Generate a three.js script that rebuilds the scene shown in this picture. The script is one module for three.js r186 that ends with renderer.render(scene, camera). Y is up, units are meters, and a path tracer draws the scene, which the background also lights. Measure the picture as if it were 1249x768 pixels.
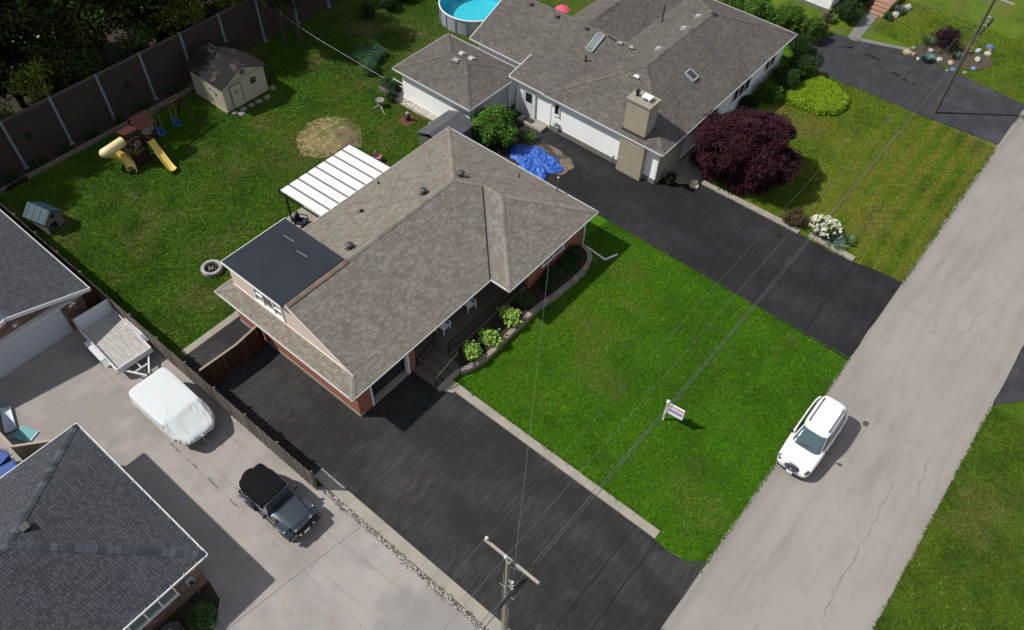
import * as THREE from 'three';
import { mergeGeometries } from 'three/addons/utils/BufferGeometryUtils.js';
import { RoundedBoxGeometry } from 'three/addons/geometries/RoundedBoxGeometry.js';

// ---------------------------------------------------------------- camera, sky, sun, exposure
// x = towards the street, -z = up the street, y = up, metres
const W = 1024, H = 630;
const scene = new THREE.Scene();
const camera = new THREE.PerspectiveCamera(42.84, W / H, 0.5, 900);
{
  const yaw = THREE.MathUtils.degToRad(-37.93), pitch = THREE.MathUtils.degToRad(51.17), roll = THREE.MathUtils.degToRad(2.206);
  const f = new THREE.Vector3(Math.cos(pitch) * Math.sin(yaw), -Math.sin(pitch), -Math.cos(pitch) * Math.cos(yaw));
  const r0 = new THREE.Vector3(Math.cos(yaw), 0, Math.sin(yaw)), u0 = r0.clone().cross(f);
  const r = r0.clone().multiplyScalar(Math.cos(roll)).addScaledVector(u0, Math.sin(roll));
  const u = r0.clone().multiplyScalar(-Math.sin(roll)).addScaledVector(u0, Math.cos(roll));
  camera.position.set(20, 36, 20);
  camera.quaternion.setFromRotationMatrix(new THREE.Matrix4().makeBasis(r, u, f.clone().negate()));
  camera.updateMatrixWorld(true);
}
const SUN = new THREE.Vector3(-0.66, 1, 0.52).normalize();
{
  const w = 128, h = 64, d = new Float32Array(w * h * 4);
  for (let j = 0; j < h; j++) for (let i = 0; i < w; i++) {
    const el = (j + 0.5) / h * Math.PI - Math.PI / 2;              // row 0 = nadir
    const t = Math.max(0, Math.sin(el)), k = Math.pow(1 - t, 2.2);
    const b = el < 0 ? 0.35 : 1;
    const o = (j * w + i) * 4;
    d[o] = (0.265 + 0.22 * k) * b; d[o + 1] = (0.295 + 0.21 * k) * b; d[o + 2] = (0.365 + 0.17 * k) * b; d[o + 3] = 1;
  }
  const sky = new THREE.DataTexture(d, w, h, THREE.RGBAFormat, THREE.FloatType);
  sky.mapping = THREE.EquirectangularReflectionMapping; sky.magFilter = THREE.LinearFilter; sky.minFilter = THREE.LinearFilter; sky.needsUpdate = true;
  scene.background = sky; scene.environment = sky;
}
const sun = new THREE.DirectionalLight(new THREE.Color().setRGB(1, 0.955, 0.88), 3.9);
sun.position.copy(SUN).multiplyScalar(90).add(new THREE.Vector3(-3, 0, -10)); sun.target.position.set(-3, 0, -10);
sun.castShadow = true; sun.shadow.radius = 2.5; sun.shadow.mapSize.set(4096, 4096);
Object.assign(sun.shadow.camera, { left: -60, right: 60, top: 60, bottom: -60, near: 1, far: 220 });
scene.add(sun, sun.target);
const EXPOSURE = 1.24;

// ---------------------------------------------------------------- helpers
const V = (x, y, z) => new THREE.Vector3(x, y, z);
function RNG(s) { return () => { s |= 0; s = s + 0x6D2B79F5 | 0; let t = Math.imul(s ^ s >>> 15, 1 | s); t = t + Math.imul(t ^ t >>> 7, 61 | t) ^ t; return ((t ^ t >>> 14) >>> 0) / 4294967296; }; }
const R0 = RNG(77);
const hash = (x, y) => { let h = Math.imul(x | 0, 374761393) + Math.imul(y | 0, 668265263) | 0; h = Math.imul(h ^ h >>> 13, 1274126177); return ((h ^ h >>> 16) >>> 0) / 4294967296; };
function vnoise(x, y) { const xi = Math.floor(x), yi = Math.floor(y); let fx = x - xi, fy = y - yi; fx = fx * fx * (3 - 2 * fx); fy = fy * fy * (3 - 2 * fy);
  const a = hash(xi, yi), b = hash(xi + 1, yi), c = hash(xi, yi + 1), d = hash(xi + 1, yi + 1); return a + (b - a) * fx + (c - a) * fy + (a - b - c + d) * fx * fy; }
function fbm(x, y, o = 4) { let s = 0, a = 0.5, n = 0; for (let i = 0; i < o; i++) { s += a * vnoise(x, y); n += a; a *= 0.5; x = x * 2.03 + 17.1; y = y * 2.03 + 9.7; } return s / n; }
const sm = (a, b, x) => { const t = Math.min(1, Math.max(0, (x - a) / (b - a))); return t * t * (3 - 2 * t); };
const mix = (a, b, t) => a + (b - a) * t;
const mix3 = (a, b, t) => [mix(a[0], b[0], t), mix(a[1], b[1], t), mix(a[2], b[2], t)];
const srgb = v => { v = Math.min(1, Math.max(0, v)); return v <= 0.0031308 ? v * 12.92 : 1.055 * Math.pow(v, 1 / 2.4) - 0.055; };
const LUT = new Uint8Array(4096); for (let i = 0; i < 4096; i++) LUT[i] = Math.round(255 * srgb(i / 4095));
const enc = v => LUT[v <= 0 ? 0 : v >= 1 ? 4095 : (v * 4095) | 0];
function tex(w, h, fn) { // fn(u, v) -> linear rgb
  const d = new Uint8Array(w * h * 4);
  for (let j = 0; j < h; j++) for (let i = 0; i < w; i++) { const c = fn((i + 0.5) / w, (j + 0.5) / h), o = (j * w + i) * 4; d[o] = enc(c[0]); d[o + 1] = enc(c[1]); d[o + 2] = enc(c[2]); d[o + 3] = 255; }
  const t = new THREE.DataTexture(d, w, h); t.colorSpace = THREE.SRGBColorSpace; t.wrapS = t.wrapT = THREE.RepeatWrapping; t.magFilter = THREE.LinearFilter; t.minFilter = THREE.LinearMipmapLinearFilter; t.generateMipmaps = true; t.needsUpdate = true; return t;
}
function gtex(w, h, fn) { // grey 0..1
  const d = new Uint8Array(w * h * 4);
  for (let j = 0; j < h; j++) for (let i = 0; i < w; i++) { const c = Math.max(0, Math.min(255, fn((i + 0.5) / w, (j + 0.5) / h) * 255)), o = (j * w + i) * 4; d[o] = d[o + 1] = d[o + 2] = c; d[o + 3] = 255; }
  const t = new THREE.DataTexture(d, w, h); t.wrapS = t.wrapT = THREE.RepeatWrapping; t.magFilter = THREE.LinearFilter; t.minFilter = THREE.LinearMipmapLinearFilter; t.generateMipmaps = true; t.needsUpdate = true; return t;
}
function mat(rgb, rough = 0.8, o = {}) { const m = rough >= .68 ? new THREE.MeshPhysicalMaterial({ roughness: rough, metalness: 0, specularIntensity: .25, side: THREE.DoubleSide, ...o }) : new THREE.MeshStandardMaterial({ roughness: rough, metalness: 0, side: THREE.DoubleSide, ...o }); m.color.setRGB(...rgb); return m; }
function pmat(rgb, rough = 0.3, o = {}) { const m = new THREE.MeshPhysicalMaterial({ roughness: rough, metalness: 0, side: THREE.DoubleSide, ...o }); m.color.setRGB(...rgb); return m; }

const taken = {};
function numbered(n) { const k = taken[n] || 0; taken[n] = k + 1; return k ? n + '_' + String(k).padStart(3, '0') : n; }
function tag(o, label, category, group, kind) { if (label) o.userData.label = label; if (category) o.userData.category = category; if (group) o.userData.group = group; if (kind) o.userData.kind = kind; return o; }
function thing(name, label, category, pos = [0, 0, 0], turn = 0, group) { const o = new THREE.Group(); o.name = numbered(name); o.position.set(...pos); o.rotation.y = turn; tag(o, label, category, group); scene.add(o); return o; }
function mesh(name, geo, m, parent, label) { const o = new THREE.Mesh(Array.isArray(geo) ? join(geo) : geo, m); o.castShadow = o.receiveShadow = true; o.name = parent ? name : numbered(name); (parent || scene).add(o); if (label) o.userData.label = label; return o; }
function structure(name, geo, m, label) { const o = mesh(name, geo, m); o.userData.kind = 'structure'; if (label) o.userData.label = label; return o; }
function sub(name, parent) { const g = new THREE.Group(); g.name = name; parent.add(g); return g; }
function rebase(o, x, y, z) { for (const c of o.children) { c.position.x -= x; c.position.y -= y; c.position.z -= z; } o.position.set(x, y, z); return o; }
function copy(o, pos, turn, label, group) { const c = o.clone(); c.name = numbered(o.name.replace(/_\d\d\d$/, '')); c.userData = { ...o.userData }; c.position.set(...pos); c.rotation.y = turn; if (label) c.userData.label = label; if (group) c.userData.group = group; scene.add(c); return c; }
function join(list) { const l = list.map(g => { const q = g.index ? g.toNonIndexed() : g; for (const k of Object.keys(q.attributes)) if (!['position', 'normal', 'uv', 'color'].includes(k)) q.deleteAttribute(k); return q; }); const hasC = l.every(g => g.attributes.color), hasU = l.every(g => g.attributes.uv); for (const g of l) { if (!hasC) g.deleteAttribute('color'); if (!hasU) g.deleteAttribute('uv'); } return mergeGeometries(l, false); }
// box with uv in metres
function bx(w, h, d, x = 0, y = 0, z = 0, ry = 0, rx = 0, rz = 0) {
  const g = new THREE.BoxGeometry(w, h, d), u = g.attributes.uv, n = g.attributes.normal, p = g.attributes.position;
  for (let i = 0; i < p.count; i++) { const X = p.getX(i), Y = p.getY(i), Z = p.getZ(i); if (Math.abs(n.getX(i)) > .5) u.setXY(i, Z, Y); else if (Math.abs(n.getY(i)) > .5) u.setXY(i, X, Z); else u.setXY(i, X, Y); }
  if (rx) g.rotateX(rx); if (rz) g.rotateZ(rz); if (ry) g.rotateY(ry); g.translate(x, y, z); return g;
}
const span = (x0, x1, y0, y1, z0, z1) => { const g = bx(x1 - x0, y1 - y0, z1 - z0, (x0 + x1) / 2, (y0 + y1) / 2, (z0 + z1) / 2); const u = g.attributes.uv; const n = g.attributes.normal, p = g.attributes.position; for (let i = 0; i < u.count; i++) { if (Math.abs(n.getX(i)) > .5) u.setXY(i, p.getZ(i), p.getY(i)); else if (Math.abs(n.getY(i)) > .5) u.setXY(i, p.getX(i), p.getZ(i)); else u.setXY(i, p.getX(i), p.getY(i)); } return g; };
function rbx(w, h, d, x, y, z, r = .02, s = 2) { const g = new RoundedBoxGeometry(w, h, d, s, r); g.translate(x, y, z); return g; }
function cyl(r0, r1, h, x, y, z, n = 12) { const g = new THREE.CylinderGeometry(r1, r0, h, n); g.translate(x, y + h / 2, z); return g; }
function bar(a, b, r, n = 6, r2 = r) { const A = V(...a), B = V(...b), L = A.distanceTo(B), g = new THREE.CylinderGeometry(r2, r, L, n); g.translate(0, L / 2, 0); g.applyQuaternion(new THREE.Quaternion().setFromUnitVectors(V(0, 1, 0), B.clone().sub(A).normalize())); g.translate(A.x, A.y, A.z); return g; }
function beam(a, b, w, h) { // rectangular bar between two points, h is vertical
  const A = V(...a), B = V(...b), d = B.clone().sub(A), L = d.length(); const g = bx(w, h, L); const m = new THREE.Matrix4().lookAt(B, A, V(0, 1, 0)); g.applyMatrix4(new THREE.Matrix4().makeRotationFromQuaternion(new THREE.Quaternion().setFromRotationMatrix(m))); g.translate((A.x + B.x) / 2, (A.y + B.y) / 2, (A.z + B.z) / 2); return g;
}
function tube(pts, r, seg = 24, n = 6, closed = false) { return new THREE.TubeGeometry(new THREE.CatmullRomCurve3(pts.map(p => V(...p)), closed), seg, r, n, closed); }
// planar polygon (any orientation), uv in metres along / up the slope, scaled
function face(pts, s = 1, up = true) {
  const P = pts.map(p => V(...p)), n = V(0, 0, 0);
  for (let i = 0; i < P.length; i++) { const a = P[i], b = P[(i + 1) % P.length]; n.x += (a.y - b.y) * (a.z + b.z); n.y += (a.z - b.z) * (a.x + b.x); n.z += (a.x - b.x) * (a.y + b.y); }
  n.normalize(); if (up && n.y < 0) { n.negate(); P.reverse(); }
  let u = V(0, 1, 0).cross(n); if (u.length() < 1e-3) u = V(1, 0, 0); u.normalize(); const v = n.clone().cross(u);
  const q = P.map(p => new THREE.Vector2(p.dot(u), p.dot(v))), v0 = Math.min(...q.map(a => a.y));
  const tri = THREE.ShapeUtils.triangulateShape(q, []), pos = [], nor = [], uv = [];
  for (const t of tri) { const o = (q[t[1]].x - q[t[0]].x) * (q[t[2]].y - q[t[0]].y) - (q[t[1]].y - q[t[0]].y) * (q[t[2]].x - q[t[0]].x) > 0 ? t : [t[0], t[2], t[1]]; for (const i of o) { pos.push(P[i].x, P[i].y, P[i].z); nor.push(n.x, n.y, n.z); uv.push(q[i].x * s, (q[i].y - v0) * s); } }
  const g = new THREE.BufferGeometry(); g.setAttribute('position', new THREE.Float32BufferAttribute(pos, 3)); g.setAttribute('normal', new THREE.Float32BufferAttribute(nor, 3)); g.setAttribute('uv', new THREE.Float32BufferAttribute(uv, 2)); return g;
}
// flat slab from an outline in x,z with world uv mapped to rect [x0,z0,x1,z1]
function slab(out, y0, y1, rect) {
  const s = new THREE.Shape(out.map(([x, z]) => new THREE.Vector2(x, -z))), g = new THREE.ExtrudeGeometry(s, { depth: y1 - y0, bevelEnabled: false });
  g.rotateX(-Math.PI / 2); g.translate(0, y0, 0); const p = g.attributes.position, u = g.attributes.uv;
  for (let i = 0; i < p.count; i++) rect ? u.setXY(i, (p.getX(i) - rect[0]) / (rect[2] - rect[0]), (p.getZ(i) - rect[1]) / (rect[3] - rect[1])) : u.setXY(i, p.getX(i), p.getZ(i));
  return g;
}
// extrude a profile in (a,b) along an axis
function extr(out, depth, o = {}) { return new THREE.ExtrudeGeometry(new THREE.Shape(out.map(p => new THREE.Vector2(...p))), { depth, bevelEnabled: false, ...o }); }
function rings(R, cap0 = true, cap1 = true) { // loft through rings of equal length
  const n = R[0].length, pos = [], idx = []; for (const r of R) for (const p of r) pos.push(p.x, p.y, p.z);
  for (let i = 0; i + 1 < R.length; i++) for (let j = 0; j < n; j++) { const a = i * n + j, b = i * n + (j + 1) % n, c = a + n, d = b + n; idx.push(a, b, d, a, d, c); }
  const cap = (r, base, flip) => { const c = V(0, 0, 0); r.forEach(p => c.add(p)); c.multiplyScalar(1 / n); const k = pos.length / 3; pos.push(c.x, c.y, c.z); for (let j = 0; j < n; j++) flip ? idx.push(k, base + (j + 1) % n, base + j) : idx.push(k, base + j, base + (j + 1) % n); };
  if (cap0) cap(R[0], 0, true); if (cap1) cap(R[R.length - 1], (R.length - 1) * n, false);
  const g = new THREE.BufferGeometry(); g.setAttribute('position', new THREE.Float32BufferAttribute(pos, 3)); g.setIndex(idx); g.computeVertexNormals(); return g;
}
function grid(nu, nv, fn) { const pos = [], uv = [], idx = []; for (let j = 0; j <= nv; j++) for (let i = 0; i <= nu; i++) { const p = fn(i / nu, j / nv); pos.push(p.x, p.y, p.z); uv.push(i / nu, j / nv); } for (let j = 0; j < nv; j++) for (let i = 0; i < nu; i++) { const a = j * (nu + 1) + i; idx.push(a, a + 1, a + nu + 2, a, a + nu + 2, a + nu + 1); } const g = new THREE.BufferGeometry(); g.setAttribute('position', new THREE.Float32BufferAttribute(pos, 3)); g.setAttribute('uv', new THREE.Float32BufferAttribute(uv, 2)); g.setIndex(idx); g.computeVertexNormals(); return g; }
function rockGeo(sx, sy, sz, seed, det = 2) { const g = new THREE.IcosahedronGeometry(1, det), p = g.attributes.position; for (let i = 0; i < p.count; i++) { const x = p.getX(i), y = p.getY(i), z = p.getZ(i); const k = 0.75 + 0.5 * fbm(x * 1.6 + seed * 7.3 + 20, y * 1.6 + z * 1.9 + seed, 3); p.setXYZ(i, x * k * sx, Math.max(-.5, y) * k * sy, z * k * sz); } g.computeVertexNormals(); g.translate(0, sy * .35, 0); return g; }

// leaves: a cluster of small folded leaves, spread by an InstancedMesh through a crown
function cluster(n, r, len, wid, seed, droop = 0) {
  const R = RNG(seed), pos = [];
  for (let i = 0; i < n; i++) {
    const c = V(R() * 2 - 1, R() * 2 - 1, R() * 2 - 1).multiplyScalar(r), d = V(R() * 2 - 1, R() * 1.2 - .35 - droop, R() * 2 - 1).normalize(), s = d.clone().cross(V(R() - .5, 1, R() - .5)).normalize(), nn = d.clone().cross(s);
    const a = c, b = c.clone().addScaledVector(d, len * .5).addScaledVector(s, wid * .5).addScaledVector(nn, -wid * .18), e = c.clone().addScaledVector(d, len), f = c.clone().addScaledVector(d, len * .5).addScaledVector(s, -wid * .5).addScaledVector(nn, -wid * .18);
    for (const p of [a, b, e, a, e, f]) pos.push(p.x, p.y, p.z);
  }
  const g = new THREE.BufferGeometry(); g.setAttribute('position', new THREE.Float32BufferAttribute(pos, 3)); g.computeVertexNormals(); return g;
}
const leafMat = mat([1, 1, 1], .75), glossLeaf = mat([1, 1, 1], .5);
function foliage(parent, geo, pts, colour, seed, s0 = .7, s1 = 1.3, m = leafMat, name = 'foliage') {
  const R = RNG(seed), im = new THREE.InstancedMesh(geo, m, pts.length), M4 = new THREE.Matrix4(), q = new THREE.Quaternion(), c = new THREE.Color();
  pts.forEach((p, i) => { q.setFromEuler(new THREE.Euler((R() - .5) * 1.2, R() * 6.283, (R() - .5) * 1.2)); const s = s0 + (s1 - s0) * R(); M4.compose(p, q, V(s, s, s)); im.setMatrixAt(i, M4); const k = colour(p, R); c.setRGB(...k); im.setColorAt(i, c); });
  im.name = name; im.castShadow = im.receiveShadow = true; im.userData.kind = 'stuff'; parent.add(im); return im;
}
// points on lumpy shells: blobs = [x,y,z,r]
function shellPts(blobs, n, seed, inner = .55, flat = 1) { const R = RNG(seed), o = [], tot = blobs.reduce((s, b) => s + b[3] * b[3], 0); for (const b of blobs) { const k = Math.round(n * b[3] * b[3] / tot); for (let i = 0; i < k; i++) { const d = V(R() * 2 - 1, R() * 2 - 1, R() * 2 - 1); if (d.lengthSq() > 1 || d.lengthSq() < .01) { i--; continue; } d.normalize(); const r = b[3] * (inner + (1 - inner) * Math.sqrt(R())) * (.85 + .3 * vnoise(d.x * 2.5 + b[0] * 3, d.z * 2.5 + d.y * 2 + b[2])); o.push(V(b[0] + d.x * r, b[1] + d.y * r * flat, b[2] + d.z * r)); } } return o; }
function lumps(cx, cy, cz, rx, ry, rz, n, r0, r1, seed, low = -.5) { const R = RNG(seed), o = []; for (let i = 0; i < n; i++) { let d; do { d = V(R() * 2 - 1, R() * 2 - 1, R() * 2 - 1); } while (d.lengthSq() > 1 || d.y < low); const k = .55 + .45 * R(); d.normalize().multiplyScalar(k); o.push([cx + d.x * rx, cy + d.y * ry, cz + d.z * rz, r0 + (r1 - r0) * R()]); } return o; }

// ---------------------------------------------------------------- surface textures
const TILE = 8.4, COURSES = 60;
function shingleTex(px, seed, tabMin, tabMax, colour, slot, stagger, lap = .72) {
  const R = RNG(seed), rows = [];
  for (let j = 0; j < COURSES; j++) { const b = []; let x = stagger ? (j % 2) * tabMin * .5 + R() * .02 : R() * tabMax; const x0 = x; while (x < x0 + TILE - tabMin * .4) { const w = mix(tabMin, tabMax, R()); b.push([x % TILE, R(), R()]); x += w; } b.sort((p, q) => p[0] - q[0]); rows.push(b); }
  const look = rows.map(b => { const a = new Int16Array(px), e = new Float32Array(px); for (let i = 0; i < px; i++) { const x = (i + .5) / px * TILE; let k = b.length - 1; for (let t = 0; t < b.length; t++) if (b[t][0] <= x) k = t; else break; a[i] = k; const nx = b[(k + 1) % b.length][0]; let dr = nx - x; if (dr < 0) dr += TILE; let dl = x - b[k][0]; if (dl < 0) dl += TILE; e[i] = Math.min(dl, dr); } return [a, e]; });
  const map = tex(px, px, (u, v) => { const i = Math.min(px - 1, (u * px) | 0), y = v * COURSES, j = Math.min(COURSES - 1, y | 0), fy = y - j, b = rows[j][look[j][0][i]], e = look[j][1][i];
    const g = .86 + .28 * hash(i, (v * px) | 0) ; let c = colour(b[1], b[2], u * TILE, v * TILE, j); let k = g * (slot && e < .012 ? slot : 1) * (fy < .14 ? lap : 1); return [c[0] * k, c[1] * k, c[2] * k]; });
  const bp = gtex(px / 2, px / 2, (u, v) => { const i = Math.min(px - 1, (u * px) | 0), y = v * COURSES, j = Math.min(COURSES - 1, y | 0), fy = y - j, b = rows[j][look[j][0][i]], e = look[j][1][i]; return .25 + .55 * (1 - fy) + .2 * b[2] - (slot && e < .014 ? .35 : 0); });
  return [map, bp];
}
const N = (x, y, s, o = 3) => fbm(x * s + 50, y * s + 50, o);
// house A: weathered tan and grey laminated shingles
const [shA, shAb] = shingleTex(2048, 5, .1, .3, (a, b, x, y, j) => { const t = N(x, y, 2.2); let c = a < .3 ? [.165, .147, .12] : a < .62 ? [.192, .175, .148] : a < .84 ? [.218, .201, .174] : [.176, .154, .124]; const k = .82 + .36 * t; return [c[0] * k, c[1] * k, c[2] * k]; }, 0, false);
const [shB, shBb] = shingleTex(2048, 9, .28, .34, (a, b, x, y) => { const k = (.78 + .36 * a) * (.86 + .28 * N(x, y, .8)); return [.126 * k, .114 * k, .105 * k]; }, .62, true, .45);
const [shC, shCb] = shingleTex(2048, 13, .15, .22, (a, b, x, y) => { const k = (a < .38 ? .78 + .2 * b : .98 + .26 * b) * (.88 + .24 * N(x, y, .7)); return [.06 * k, .065 * k, .075 * k]; }, .55, true);
const roofMat = (m, b) => { m.repeat.set(1 / TILE, 1 / TILE); b.repeat.set(1 / TILE, 1 / TILE); return mat([1, 1, 1], .92, { map: m, bumpMap: b, bumpScale: .02 }); };
const mRoofA = roofMat(shA, shAb), mRoofB = roofMat(shB, shBb), mRoofC = roofMat(shC, shCb);

// lawn: one map over the whole block, mirrored beyond it
const LR = [-36, -56, 48, 28];
const inFront = (x, z) => x > 1 && x < 18.6 && z > -13 && z < 3.4, inB = (x, z) => x > 2 && x < 18.8 && z > -37.2 && z < -19.4;
function lawnC(x, z) {
  const n1 = fbm(x * .16 + 31, z * .16 + 7, 4), n2 = fbm(x * .7 + 3, z * .7 + 90, 3), n3 = fbm(x * 2.6, z * 2.6, 2);
  let g = [.046, .134, .004], d = [.033, .098, .0035], y = [.105, .135, .012], br = [.13, .098, .042], yk = .32, bk = .22;
  if (inB(x, z) || z < -43) { g = [.078, .13, .01]; d = [.05, .092, .007]; y = [.145, .145, .022]; yk = .62; bk = .4; }
  else if (x > 25) { g = [.048, .094, .007]; d = [.029, .06, .005]; y = [.09, .095, .016]; yk = .5; bk = .3; }
  else if (x < -9) { g = [.038, .092, .005]; d = [.024, .062, .004]; y = [.088, .102, .014]; yk = .45; bk = .3; if (z < -12) { g = [.036, .07, .009]; bk = .5; } }  // back lawn and pool yard: darker green that also has shade put into it
  let c = mix3(d, g, sm(.25, .6, n2 * .6 + n1 * .4));
  c = mix3(c, y, yk * sm(.48, .75, n1 * .55 + n3 * .2 + n2 * .25));
  c = mix3(c, br, bk * sm(.56, .78, fbm(x * .4 + 8, z * .4 + 61, 4)) * (.5 + n3));
  if (inFront(x, z)) c = mix3(c, d, .3 * sm(.3, .8, .5 + .5 * Math.sin(x * 5.2 + n1 * 4)) * sm(12.5, 15, x));
  const wd = fbm(x * 5 + 70, z * 5 + 11, 2); c = mix3(c, [.1, .17, .02], .5 * sm(.74, .84, wd));
  if (inB(x, z)) c = mix3(c, y, .5 * sm(.2, .8, .5 + .5 * Math.sin(x * 4.9 + n1 * 3)) * sm(9, 15, x));
  return c;
}
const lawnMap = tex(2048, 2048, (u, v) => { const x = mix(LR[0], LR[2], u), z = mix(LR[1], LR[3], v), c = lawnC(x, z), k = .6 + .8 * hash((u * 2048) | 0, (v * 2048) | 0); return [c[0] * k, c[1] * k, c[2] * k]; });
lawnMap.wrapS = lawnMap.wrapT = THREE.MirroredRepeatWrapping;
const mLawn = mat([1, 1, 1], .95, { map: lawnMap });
{
  const S = 340, g = new THREE.PlaneGeometry(2 * S, 2 * S, 1, 1); g.rotateX(-Math.PI / 2); const p = g.attributes.position, u = g.attributes.uv; for (let i = 0; i < p.count; i++) u.setXY(i, (p.getX(i) - LR[0]) / (LR[2] - LR[0]), (p.getZ(i) - LR[1]) / (LR[3] - LR[1]));
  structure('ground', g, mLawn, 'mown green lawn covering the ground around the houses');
}
function segDist(px, pz, L) { let m = 1e9; for (let i = 0; i + 1 < L.length; i++) { const [ax, az] = L[i], [bx_, bz] = L[i + 1], dx = bx_ - ax, dz = bz - az, t = Math.max(0, Math.min(1, ((px - ax) * dx + (pz - az) * dz) / (dx * dx + dz * dz))); const d = Math.hypot(px - ax - t * dx, pz - az - t * dz); if (d < m) m = d; } return m; }

// street
const RR = [18.2, -60, 25.9, 16];
const cracks = [[[23.75, 1.6], [23.68, .85], [23.56, -.5], [23.66, -1.86], [23.61, -2.87], [23.68, -3.83], [23.58, -5.3], [23.45, -6.9]], [[24.6, -7.2], [24.5, -8.2], [24.34, -9.48]], [[22.6, -18.6], [22.9, -19.3], [22.8, -20.1], [23.0, -21]]];
const roadMap = tex(1024, 2048, (u, v) => {
  const x = mix(RR[0], RR[2], u), z = mix(RR[1], RR[3], v); let k = .86 + .2 * N(x, z, .35) + .1 * (hash((u * 1024) | 0, (v * 2048) | 0) - .5);
  k *= 1 - .1 * sm(.5, .8, fbm(x * 1.2 + 5, z * .12, 4)) - .07 * sm(.55, .75, fbm(x * 3, z * .5 + 40, 3));
  let c = [.284 * k, .261 * k, .238 * k];
  const ed = Math.min(x - 18.4, 25.7 - x) + .25 * (fbm(x * .5, z * .8, 3) - .5); c = mix3(c, [.24, .22, .2], .55 * sm(.4, .1, ed));
  for (const L of cracks) { if (z < L[0][1] + 1 && z > L[L.length - 1][1] - 1) { const d = segDist(x + .3 * (fbm(x * 3 + 2, z * 3, 4) - .5), z, L); if (d < .035) c = mix3(c, [.13, .118, .11], .7 * sm(.032, .012, d)); } }
  c = mix3(c, [.22, .2, .19], .35 * sm(.62, .74, fbm(x * 2.3 + 300, z * 1.3, 5)));
  return c;
});
const fineB = gtex(512, 512, (u, v) => { const i = (u * 512) | 0, j = (v * 512) | 0; return .6 * hash(i, j) + .4 * hash(i >> 1, j >> 1); }); fineB.repeat.set(1, 1);
const mRoad = mat([1, 1, 1], .93, { map: roadMap });
function wob(p, n, a, seed) { // straight edges -> slightly wandering edges
  const o = []; for (let i = 0; i < p.length; i++) { const A = p[i], B = p[(i + 1) % p.length], L = Math.hypot(B[0] - A[0], B[1] - A[1]), k = Math.max(1, Math.round(L / n)); for (let t = 0; t < k; t++) { const f = t / k, x = mix(A[0], B[0], f), z = mix(A[1], B[1], f), w = t ? a * (fbm(x * 1.3 + seed, z * 1.3, 3) - .5) * 2 : 0, nx = -(B[1] - A[1]) / L, nz = (B[0] - A[0]) / L; o.push([x + nx * w, z + nz * w]); } } return o;
}
structure('road', slab(wob([[18.42, -200], [25.7, -200], [25.7, 110], [18.42, 110]], .7, .1, 3), -.06, .02, RR), mRoad, 'pale grey worn asphalt street with fine cracks');

// sealed black driveways, brushed across
function asphaltTex(w, h, rect, seed, base, tone, seams = []) {
  return tex(w, h, (u, v) => {
    const x = mix(rect[0], rect[2], u), z = mix(rect[1], rect[3], v);
    const st = .65 * fbm(x * 15 + seed + .5 * fbm(x * .5, z * .7, 2), z * 1.5 + seed, 4) + .35 * fbm(x * 38 + seed * 2, z * 5, 2), pa = fbm(x * .2 + seed * 3, z * .5 + 5, 4), f2 = fbm(x * 1.6 + seed, z * 1.1, 3);
    let k = .62 + tone * sm(.38, .72, st) * (.3 + .7 * sm(.35, .62, pa)) + .16 * sm(.42, .72, f2) + .2 * sm(.42, .7, pa); k *= .7 + .6 * hash((u * w) | 0, (v * h) | 0); for (const s of seams) if (Math.abs(x - s - .12 * (fbm(z * .8 + s, 3, 2) - .5)) < .035) k *= .55;
    const c = [base[0] * k, base[1] * k, base[2] * k];
    return c;
  });
}
const DA = [-9.6, 2.2, 19, 11.2], DB = [-10, -20.4, 19, -12.4], DF = [2, -45, 19, -36.5];
const mDrvA = mat([1, 1, 1], .8, { map: asphaltTex(2048, 1024, DA, 11, [.0355, .0342, .036], .5, [14.9, 16.1]) });
const mDrvB = mat([1, 1, 1], .8, { map: asphaltTex(2048, 512, DB, 23, [.0275, .0268, .0292], .35, [15.6]) });
const mDrvF = mat([1, 1, 1], .85, { map: asphaltTex(1024, 512, DF, 37, [.058, .057, .066], .3) });
structure('driveway', slab(wob([[-9.45, 7.3], [.5, 7.3], [.5, 3.95], [.7, 3.7], [2.9, 3.5], [3.2, 3.22], [15.9, 3.22], [16.9, 3.3], [17.7, 3.15], [18.43, 2.45], [18.43, 13.2], [16, 11.3], [2.0, 11.1], [2.0, 11.64], [-9.45, 11.64]].map(p => p), 1.1, .03, 9), -.08, .034, DA), mDrvA, 'freshly sealed black asphalt driveway of the brick house');
structure('driveway', slab(wob([[-9.2, -12.95], [18.43, -12.6], [18.46, -20.25], [16.4, -20.05], [15.2, -19.75], [4.3, -19.7], [3.3, -18.9], [2.3, -18.5], [2.2, -17.6], [-9.2, -17.75]], 1.3, .07, 4), -.08, .03, DB), mDrvB, 'black sealed driveway beside the white house');
structure('driveway', slab(wob([[3.4, -36.85], [13.2, -36.9], [18.45, -37.3], [18.45, -43.4], [13.9, -43.9], [8.9, -44.4], [3.2, -42.6], [2.6, -40.2]], 1.3, .06, 6), -.08, .03, DF), mDrvF, 'grey asphalt driveway beside the rock garden');
structure('driveway', slab(wob([[25.72, -14.9], [26.9, -16.3], [34, -16.6], [60, -16.6], [60, -24], [25.7, -24]], 1.3, .05, 8), -.08, .026, DF), mDrvF, 'grey asphalt driveway across the street');
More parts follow.
